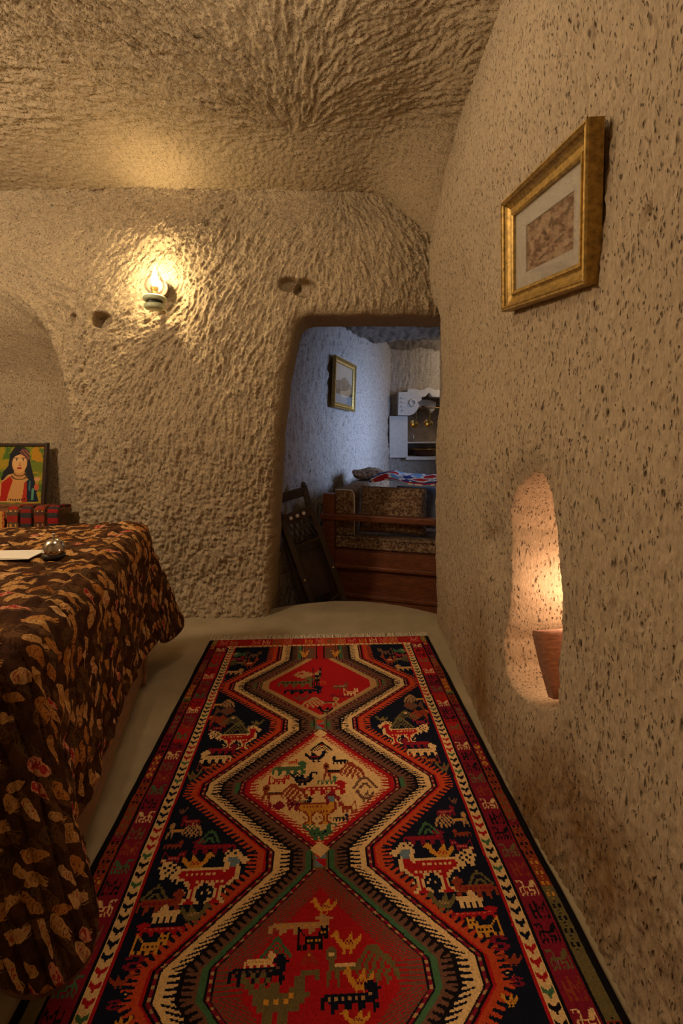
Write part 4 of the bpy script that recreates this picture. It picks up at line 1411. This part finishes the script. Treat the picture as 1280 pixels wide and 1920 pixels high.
pb = thing('painted_portrait', 'painted wooden portrait of a dark-haired woman in red standing in the recess', 'painting', (-2.350, 3.300, 0.700), (math.radians(-5), 0, 0))
bw, bh = 0.365, 0.415
pw = canvas_grid('painted_board', bw, bh, portrait, 0.0034, 0.0, M['painted'], pb)
pw.rotation_euler = (PI / 2, 0, 0)
pw.location = (0, -0.012, 0.025 + bh / 2)
MB().box((0, 0.0, 0.025 + bh / 2), (bw + 0.01, 0.014, bh + 0.01)).build('backing_board', M['darkwood'], pb)
for sx in (-1, 1):
    MB().box((sx * (bw / 2 + 0.011), -0.008, 0.025 + bh / 2), (0.024, 0.030, bh + 0.05), 0.004).build('frame_rail', M['darkwood'], pb)
MB().box((0, -0.008, 0.025 + bh + 0.010), (bw + 0.045, 0.032, 0.022), 0.004).build('frame_rail', M['darkwood'], pb)
MB().box((0, -0.010, 0.012), (bw + 0.045, 0.036, 0.024), 0.004).build('frame_rail', M['bedwood'], pb)


def kilim(a, b):
    C = np.empty(a.shape + (3,))
    C[:] = lin((168, 52, 32))
    put(C, np.mod(a * 5 + np.abs(np.mod(b * 3, 1) - 0.5), 1) < 0.3, (196, 120, 60))
    put(C, np.mod(a * 5 + 0.5, 1) < 0.12, (92, 30, 26))
    for ca in (0.30, 0.66):
        put(C, ell(a, b, ca, 0.62, 0.085, 0.24) | ell(a, b, ca + 0.02, 0.38, 0.055, 0.22), (232, 214, 178))
        put(C, ell(a, b, ca + 0.02, 0.66, 0.022, 0.14), (50, 60, 56))
        put(C, (np.abs(b - 0.66) < 0.05) & (np.abs(a - ca - 0.02) < 0.045), (50, 60, 56))
    put(C, (np.abs(a - 0.92) < 0.03), (206, 150, 66))
    return C


M['woven'] = attr_mat('woven_cover', 'ink', 0.95, 0.15, 300, 0.001)
cv = canvas_grid('woven_cover', 0.30, 0.15, kilim, 0.003, 0.0, M['woven'], None)
cv.rotation_euler = (PI / 2, 0, 0)
cv.location = (-2.415, 3.057, 0.632)
so_ = cv.modifiers.new('thickness', 'SOLIDIFY')
so_.thickness = 0.006
tag(cv, 'red woven cloth with white flower motifs hanging over the chest front', 'cloth')
rr_ = random.Random(9)


def stripes(n, c1, c2, c3):
    def fn(a, b):
        C = np.empty(a.shape + (3,))
        C[:] = lin(c1)
        put(C, np.mod(b * n, 1) < 0.42, c2)
        put(C, (np.mod(b * n, 1) > 0.55) & (np.mod(b * n, 1) < 0.70) & (np.mod(a * 9, 1) < 0.5), c3)
        return C
    return fn


for k, (x, sl_, wd, cset, lab) in enumerate((
        (-2.220, 0.03, 0.036, ((92, 70, 48), (150, 44, 34), (196, 140, 70)), 'leftmost folded striped scarf hanging over the chest edge, by the red woven cloth'),
        (-2.130, 0.03, 0.037, ((58, 56, 54), (128, 36, 32), (60, 54, 50)), 'second folded scarf on the chest edge, charcoal with red patches'),
        (-2.040, 0.03, 0.035, ((84, 52, 40), (136, 52, 34), (170, 120, 70)), 'third folded scarf on the chest edge, brown and rust'),
        (-1.950, 0.03, 0.036, ((52, 52, 52), (140, 34, 32), (80, 70, 60)), 'rightmost folded scarf on the chest edge, grey with red stripes'))):
    fn = stripes(4 + k % 2, *cset)
    ctrl_ = np.array([(3.235, 0.722), (3.165, 0.727), (3.095, 0.738), (3.060, 0.734), (3.043, 0.712), (3.037, 0.66), (3.036, 0.56)])
    tt = np.linspace(0, 1, 50)
    py_, pz_ = (np.interp(tt * 6, np.arange(7), ctrl_[:, c]) for c in (0, 1))
    py_, pz_ = (np.convolve(np.pad(v, 3, mode='edge'), np.ones(7) / 7, 'valid') for v in (py_, pz_))
    ty, tz = np.gradient(py_), np.gradient(pz_)
    ln_ = np.hypot(ty, tz)
    ny_, nz_ = tz / ln_, -ty / ln_
    ph = np.linspace(0, 2 * PI, 33)
    cu = np.sign(np.cos(ph)) * np.abs(np.cos(ph)) ** 0.6
    cv_ = np.sign(np.sin(ph)) * np.abs(np.sin(ph)) ** 0.8
    PH, TT = np.meshgrid(ph, tt, indexing='ij')
    bul = 0.011 * (1 + 0.35 * fbm(PH * 1.5, TT * 6, 1.0, 2, k + 3)) * np.where((TT < 0.01) | (TT > 0.99), 0.1, 1)
    P = np.stack([x + cu[:, None] * wd * (1 + 0.12 * fbm(TT * 4, PH * 0, 1, 2, k)) + sl_ * TT, py_[None] + ny_[None] * cv_[:, None] * bul, pz_[None] + nz_[None] * cv_[:, None] * bul], -1)
    o = gridmesh('folded_scarf', P, M['woven'], fattr={'ink': fn((PH[:-1, :-1] / (2 * PI)), (TT[:-1, :-1] + TT[1:, 1:]) / 2)})
    tag(o, lab, 'scarf', 'folded scarves on the chest')

# ------------------------------------------------------------------ inner room: daybed
DO = Vector((-0.160, 3.90, -0.28))
DR = math.radians(-16)
db = thing('daybed', 'red-brown pine daybed with panelled end and high armrest in the inner room', 'daybed', DO, (0, 0, DR))
WB, LB = 1.06, 1.90                                  # across the end (x), along the wall (y)
for x, y, h in ((0.05, 0.03, 0.995), (WB - 0.05, 0.03, 0.80), (0.05, LB - 0.03, 0.995), (WB - 0.05, LB - 0.03, 0.80)):
    MB().box((x, y, h / 2), (0.10, 0.06, h), 0.006).build('post', M['redwood'], db)
MB().box((WB / 2, 0.022, 0.800), (WB + 0.04, 0.085, 0.052), 0.010).build('armrest', M['redwood'], db)
MB().box((WB / 2, LB - 0.022, 0.800), (WB + 0.04, 0.085, 0.052), 0.010).build('armrest', M['redwood'], db)
MB().box((WB / 2, 0.040, 0.455), (WB - 0.16, 0.030, 0.110), 0.004).build('upper_board', M['redwood'], db)
MB().box((WB / 2, 0.020, 0.385), (WB - 0.10, 0.050, 0.034), 0.010).build('moulding', M['redwood'], db)
MB().box((WB / 2, 0.052, 0.265), (WB - 0.16, 0.024, 0.220), 0.004).build('end_panel', M['redwood'], db)
MB().box((WB / 2, 0.020, 0.145), (WB - 0.10, 0.050, 0.034), 0.010).build('moulding', M['redwood'], db)
MB().box((WB / 2, 0.034, 0.065), (WB - 0.16, 0.040, 0.130), 0.004).build('plinth', M['redwood'], db)
MB().box((WB - 0.03, LB / 2, 0.26), (0.03, LB - 0.10, 0.48), 0.004).build('front_panel', M['redwood'], db)
MB().box((0.015, LB / 2, 0.60), (0.025, LB - 0.12, 0.70), 0.004).build('back_panel', M['redwood'], db)
MB().box((WB / 2, LB / 2, 0.50), (WB - 0.10, LB - 0.12, 0.03)).build('seat_board', M['redwood'], db)


def floral(name, c0, c1, c2):
    t = NT(name)
    v = t.coord()
    f1 = t.noise(v, 26, 3, 0.6)
    f2 = t.noise(v, 55, 3, 0.6)
    c = t.ramp(f1, [(0.46, c0), (0.52, c1)])
    c = t.mix(t.ramp(f2, [(0.52, (0, 0, 0)), (0.56, (1, 1, 1))]), c, c2)
    t.base(c)
    t.set(Roughness=0.95)
    t.bump(t.noise(v, 500, 2), 0.001)
    return t.m


M['floral'] = floral('floral_upholstery', lin((156, 130, 100)), lin((128, 98, 70)), lin((82, 58, 42)))


def pillow(name, dims, mat, parent=None, n=26, pinch=0.5, seed=0, boxy=0.35):
    """Stuffed cushion: rounded box that thins toward its seams."""
    sx, sy, sz = dims
    a, b = np.meshgrid(np.linspace(-1, 1, n), np.linspace(-1, 1, n), indexing='ij')
    prof = np.clip((1 - np.abs(a) ** 3.2) * (1 - np.abs(b) ** 3.2), 0, 1) ** boxy
    prof = prof * (1 + 0.12 * fbm(a, b, 0.8, 2, seed + 3))
    k = 1 - 0.05 * pinch * (np.abs(a) ** 2 * (1 - np.abs(b)) + np.abs(b) ** 2 * (1 - np.abs(a)))
    top_ = np.stack([a * sx / 2 * k, b * sy / 2 * k, prof * sz / 2], -1)
    bot_ = np.stack([a * sx / 2 * k, b * sy / 2 * k, -prof * sz / 2], -1)
    V = np.concatenate([top_.reshape(-1, 3), bot_.reshape(-1, 3)])
    idx = np.arange(n * n).reshape(n, n)
    q = np.stack([idx[:-1, :-1], idx[1:, :-1], idx[1:, 1:], idx[:-1, 1:]], -1).reshape(-1, 4)
    return quads(name, V, np.concatenate([q, q[:, ::-1] + n * n]), mat, parent)


DM = Matrix.LocRotScale(DO, (Matrix.Rotation(DR, 3, 'Z')).to_quaternion(), None)


def on_daybed(o, loc, rot, label, cat, group=None):
    o.matrix_world = DM @ Matrix.LocRotScale(Vector(loc), Matrix.Identity(3).to_quaternion(), None) @ Matrix.Rotation(rot[2], 4, 'Z') @ Matrix.Rotation(rot[1], 4, 'Y') @ Matrix.Rotation(rot[0], 4, 'X')
    return tag(o, label, cat, group)


sm = MB().box((0, 0, 0), (WB - 0.13, LB - 0.14, 0.105), 0.018, None, 3).build('seat_mattress', M['floral'])
on_daybed(sm, (WB / 2, LB / 2, 0.570), (0, 0, 0), 'floral seat mattress lying in the pine daybed', 'mattress')
pi_ = MB()
for zz_ in (-0.038, 0.038):
    hx, hy = (WB - 0.13) / 2 + 0.001, (LB - 0.14) / 2 + 0.001
    pi_.tube([(-hx, -hy, zz_), (hx, -hy, zz_), (hx, hy, zz_), (-hx, hy, zz_), (-hx, -hy, zz_)], 0.005, 6)
pi_.build('piping', M['floral'], sm)
for k, (yy_, lab) in enumerate(((0.36, 'floral back cushion of the daybed nearest the doorway'), (0.95, 'middle floral back cushion of the daybed along the wall'), (1.54, 'farthest floral back cushion of the daybed, by the end wall'))):
    c_ = MB().box((0, 0, 0), (0.185, 0.57, 0.395), 0.035, None, 4).build('back_cushion', M['floral'])
    on_daybed(c_, (0.165, yy_, 0.822), (0, 0, 0), lab, 'cushion', 'back cushions on the daybed')
    if k == 0:
        MB().tube([(0.093, -0.286, -0.19), (0.096, -0.289, 0), (0.093, -0.286, 0.17), (0.07, -0.286, 0.198), (-0.08, -0.286, 0.198)], 0.006, 6).build('piping', M['paper'], c_)
pl_ = pillow('cushion', (0.58, 0.40, 0.20), M['floral'], None, 26, 0.5, 4, 0.30)
on_daybed(pl_, (0.57, 0.205, 0.846), (math.radians(78), 0, 0), 'large floral cushion leaning inside the daybed armrest', 'cushion')
pl_ = pillow('cushion', (0.42, 0.38, 0.15), plain('grey_blue_cotton', (0.30, 0.33, 0.38), 0.95, 0, 0.15, 40), None, 22, 0.5, 7)
on_daybed(pl_, (0.76, 0.50, 0.834), (math.radians(74), 0, 0.0), 'grey-blue cushion behind the large floral cushion', 'cushion')


def suzani(a, b):
    C = np.empty(a.shape + (3,))
    C[:] = lin((226, 222, 216))
    n1 = fbm(a, b, 0.16, 3, 25)
    put(C, n1 > 0.06, (70, 96, 176))
    put(C, n1 > 0.17, (44, 62, 140))
    put(C, n1 < -0.22, (120, 160, 200))
    for ca, cb in ((0.72, 0.30), (0.25, 0.72), (0.85, 0.80), (0.15, 0.12)):
        put(C, ell(a, b, ca, cb, 0.15, 0.19), (226, 222, 216))
        put(C, ell(a, b, ca, cb, 0.115, 0.145), (186, 30, 36))
    put(C, np.abs(b - 0.05) < 0.03, (168, 36, 44))
    return C


M['throw'] = attr_mat('printed_throw', 'ink', 0.95, 0.08, 300, 0.001)
n_ = 70
a, b = np.meshgrid(np.linspace(0, 1, n_), np.linspace(0, 1, n_), indexing='ij')
zz = 0.035 * fbm(a, b, 0.35, 3, 44) + 0.03 * np.exp(-((a - 0.25) / 0.16) ** 2) - 0.02 * smooth(b, 0.22, 0.0)
P = np.stack([(a - 0.5) * 0.60, (b - 0.5) * 0.50, zz], -1)
ca, cb = (a[:-1, :-1] + a[1:, 1:]) / 2, (b[:-1, :-1] + b[1:, 1:]) / 2
th_ = gridmesh('throw', P, M['throw'], fattr={'ink': suzani(ca, cb)})
so_ = th_.modifiers.new('thickness', 'SOLIDIFY')
so_.thickness = 0.012
on_daybed(th_, (0.66, 0.42, 1.110), (0.0, 0, 0.05), 'white throw with blue sprigs and red flowers heaped on the daybed cushions', 'throw')
cb_ = pillow('crumpled_cover', (0.34, 0.34, 0.11), M['floral'], None, 40, 0.5, 9, 0.5)
co = np.empty(len(cb_.data.vertices) * 3, np.float32)
cb_.data.vertices.foreach_get('co', co)
co = co.reshape(-1, 3)
co[:, 2] += 0.02 * fbm(co[:, 0] * 4, co[:, 1] * 4, 0.35, 3, 6)
cb_.data.vertices.foreach_set('co', co.ravel())
on_daybed(cb_, (0.19, 0.95, 1.083), (0, 0, 0.3), 'crumpled floral cover bunched up behind the throw on the daybed', 'cover')

# ------------------------------------------------------------------ inner room: folding chair leaning on the wall
def at(px, py, d):
    return Vector(((px - 640) * d / 853, d, 1.25 - (py - 808) * d / 853))


ch = thing('folding_chair', 'dark carved folding chair propped against the pale wall just inside the doorway', 'chair', (-0.36, 3.62, -0.28))


def cpart(name, shapes, mat=None):
    mb = MB()
    for f_, a_ in shapes:
        getattr(mb, f_)(*a_)
    return mb.build(name, mat or M['darkwood'], ch, world=True)


# back frame: two long legs and a top rail
A0, A1 = Vector((-0.545, 3.66, 0.745)), Vector((-0.235, 3.52, -0.270))
B0, B1 = Vector((-0.315, 3.78, 0.800)), Vector((-0.015, 3.64, -0.265))
upv = (0.4, -0.9, 0)
cpart('back_leg', [('bar', (A0, A1, 0.050, 0.026, 0.005, upv))])
cpart('back_leg', [('bar', (B0, B1, 0.050, 0.026, 0.005, upv))])
e = (A1 - A0).normalized()
cpart('top_rail', [('bar', (A0 + e * 0.05, B0 + e * 0.05, 0.024, 0.075, 0.006))])
cpart('finial', [('lathe', ([(0, -0.03), (0.022, -0.02), (0.024, 0.005), (0.015, 0.022), (0, 0.03)], B0, 16, -e))])
# front frame folded against it: two shorter rails, carved crosspiece, lattice, lower stretcher
C0, C1 = Vector((-0.475, 3.56, 0.585)), Vector((-0.195, 3.46, -0.135))
D0, D1 = Vector((-0.255, 3.66, 0.655)), Vector((0.055, 3.56, -0.165))
cpart('front_leg', [('bar', (C0, C1 + (C1 - C0) * 0.16, 0.046, 0.026, 0.005, upv))])
cpart('front_leg', [('bar', (D0, D1 + (D1 - D0) * 0.14, 0.046, 0.026, 0.005, upv))])
f_ = (C1 - C0).normalized()
g_ = (D1 - D0).normalized()
cr = cpart('carved_crosspiece', [('bar', (C0 + f_ * 0.045, D0 + g_ * 0.045, 0.022, 0.085, 0.006))])
nrm = (D0 - C0).cross(f_).normalized()
if nrm.y > 0:
    nrm = -nrm
inl = MB()
for k in range(3):
    p = C0.lerp(D0, 0.26 + 0.22 * k) + f_ * 0.045 + nrm * 0.014
    inl.lathe([(0, 0), (0.017, 0), (0.014, 0.004), (0, 0.005)], p, 6, nrm)
mw = Matrix.LocRotScale(ch.location, None, None)
bmesh.ops.transform(inl.bm, matrix=mw.inverted(), verts=inl.bm.verts)
i_ = inl.build('shell_inlay', M['paper'], cr)
lat = []
for k in range(5):
    u0, u1 = 0.12 + 0.17 * k, min(0.95, 0.12 + 0.17 * (k + 1.3))
    lat.append(('tube', ([C0.lerp(D0, u0) + f_ * 0.09, C0.lerp(D0, (u0 + u1) / 2) + f_ * 0.17 + nrm * 0.01, C0.lerp(D0, u1) + f_ * 0.26], 0.007, 6)))
    lat.append(('tube', ([C0.lerp(D0, u1) + f_ * 0.09, C0.lerp(D0, (u0 + u1) / 2) + f_ * 0.17 - nrm * 0.01, C0.lerp(D0, u0) + f_ * 0.26], 0.007, 6)))
lat.append(('bar', (C0 + f_ * 0.265, D0 + g_ * 0.265, 0.016, 0.022, 0.003)))
cpart('lattice', lat)
cpart('stretcher', [('bar', (C0 + f_ * 0.80, D0 + g_ * 0.74, 0.022, 0.050, 0.004))])
cpart('seat_panel', [('bar', (A0.lerp(B0, 0.5) + e * 0.42, A0.lerp(B0, 0.5) + e * 0.88, 0.25, 0.014, 0.004, (A0 - B0).cross(e)))])
cpart('pivot_bolt', [('tube', ([C0 + f_ * 0.52 - nrm * 0.03, C0 + f_ * 0.52 + nrm * 0.022], 0.008, 8))], M['steel'])
cpart('pivot_bolt', [('tube', ([D0 + g_ * 0.52 - nrm * 0.03, D0 + g_ * 0.52 + nrm * 0.022], 0.008, 8))], M['steel'])

# ------------------------------------------------------------------ inner room: washing alcove on the end wall
ya = 6.70
sur = tag(thing('trim_1', 'pale carved stone surround of the alcove on the far end wall', None, (1.0, ya, 0.86)), kind='structure')


def spart(name, pts, y0, y1, mat):
    return MB().prism(pts, y0, y1).build(name, mat, sur, world=True)


spart('pilaster', [(0.70, 0.86), (0.965, 0.86), (0.965, 1.465), (0.70, 1.465)], ya - 0.06, ya + 0.10, M['plaster'])
cap = [(0.82, 1.475), (0.99, 1.475), (1.05, 1.50), (1.10, 1.56), (1.13, 1.62), (1.10, 1.66), (1.16, 1.70), (1.16, 1.76), (1.06, 1.80), (0.96, 1.815), (0.83, 1.815)]
cpo = spart('capital', cap, ya - 0.11, ya + 0.10, M['plaster'])
for zc_, xw in ((1.55, 0.045), (1.61, 0.06), (1.67, 0.07), (1.73, 0.06)):
    MB().box((0.895 - 1.0, -0.115, zc_ - 0.86), (xw, 0.02, 0.022), 0.004).build('carved_boss', M['plaster'], cpo)
MB().lathe([(0.030, 0), (0.052, 0.0), (0.056, 0.012), (0.046, 0.020), (0.030, 0.012)], (0.03, -0.11, 0.80), 20, Vector((0, -1, 0))).build('carved_scroll', M['plaster'], cpo)
scal = [(0.96, 1.86), (0.96, 1.80), (1.06, 1.785), (1.13, 1.74), (1.22, 1.75), (1.27, 1.81), (1.32, 1.75), (1.42, 1.74), (1.50, 1.80), (1.55, 1.75), (1.66, 1.74), (1.74, 1.80), (1.74, 1.86),
        (1.66, 1.84), (1.50, 1.875), (1.38, 1.84), (1.27, 1.885), (1.16, 1.84), (1.06, 1.865)]
spart('scalloped_arch', scal, ya - 0.09, ya + 0.10, M['plaster'])
spart('inner_ribs', [(0.985, 1.50), (1.08, 1.50), (1.14, 1.58), (1.24, 1.64), (1.30, 1.60), (1.36, 1.52), (1.42, 1.60), (1.42, 1.68), (1.30, 1.72), (1.2, 1.72), (1.08, 1.66), (0.985, 1.66)], ya + 0.14, ya + 0.28, M['plaster'])
spart('sill', [(0.94, 0.83), (1.80, 0.83), (1.80, 0.875), (0.94, 0.875)], ya - 0.07, ya + 0.42, M['plaster'])
M['tile'] = plain('alcove_tile', (0.34, 0.26, 0.19), 0.35, 0, 0.35, 9)
spart('back_slab', [(0.95, 0.86), (1.84, 0.86), (1.84, 1.84), (0.95, 1.84)], ya + 0.40, ya + 0.46, M['tile'])
bsn = thing('copper_basin', 'dark copper basin standing on the alcove sill', 'basin', (1.24, ya + 0.12, 0.876))
MB().lathe([(0, 0), (0.13, 0), (0.16, 0.02), (0.185, 0.10), (0.20, 0.105), (0.195, 0.115), (0.175, 0.108), (0.15, 0.03), (0, 0.02)], (0, 0, 0), 32).build('bowl', plain('dark_copper', (0.12, 0.05, 0.03), 0.45, 0.7, 0.3), bsn)
MB().lathe([(0.196, 0.100), (0.206, 0.104), (0.206, 0.112), (0.196, 0.116)], (0, 0, 0), 32).build('rim', M['brass'], bsn)
for k, (x, z, lab) in enumerate(((1.078, 1.345, 'left brass ladle hanging in the alcove'), (1.285, 1.355, 'right brass ladle hanging in the alcove, half hidden by the door edge'))):
    ld = thing('brass_ladle', lab, 'ladle', (x, ya + 0.05, z), (0, 0, 0), 'brass ladles in the alcove')
    MB().lathe([(0, -0.03), (0.035, -0.026), (0.056, -0.006), (0.062, 0.022), (0.058, 0.022), (0.05, -0.002), (0, -0.02)], (0, 0, 0), 24, Vector((0, -0.8, 0.5))).build('bowl', M['brass'], ld)
    MB().tube([(0.03, 0.02, 0.03), (0.034, 0.03, 0.12), (0.032, 0.03, 0.215), (0.02, 0.022, 0.235)], [0.008, 0.006, 0.006, 0.005], 8).build('handle', M['brass'], ld)
MB().tube([(0.98, ya + 0.072, 1.592), (1.78, ya + 0.072, 1.592)], 0.008, 8).build('hanging_rod', M['brass'], sur, world=True)
gl = thing('glass_tumbler', 'clear glass tumbler standing on the narrow ledge in the alcove', 'glass', (1.065, ya + 0.12, 1.085))
MB().lathe([(0, 0), (0.032, 0), (0.040, 0.10), (0.037, 0.10), (0.029, 0.008), (0, 0.008)], (0, 0, 0), 24).build('cup', M['glass'], gl)
MB().lathe([(0.036, 0.098), (0.041, 0.098), (0.041, 0.106), (0.036, 0.106)], (0, 0, 0), 24).build('rim', M['steel'], gl)
MB().box((1.38, ya + 0.24, 1.075), (0.80, 0.34, 0.02), 0.004).build('ledge', M['plaster'], sur, world=True)
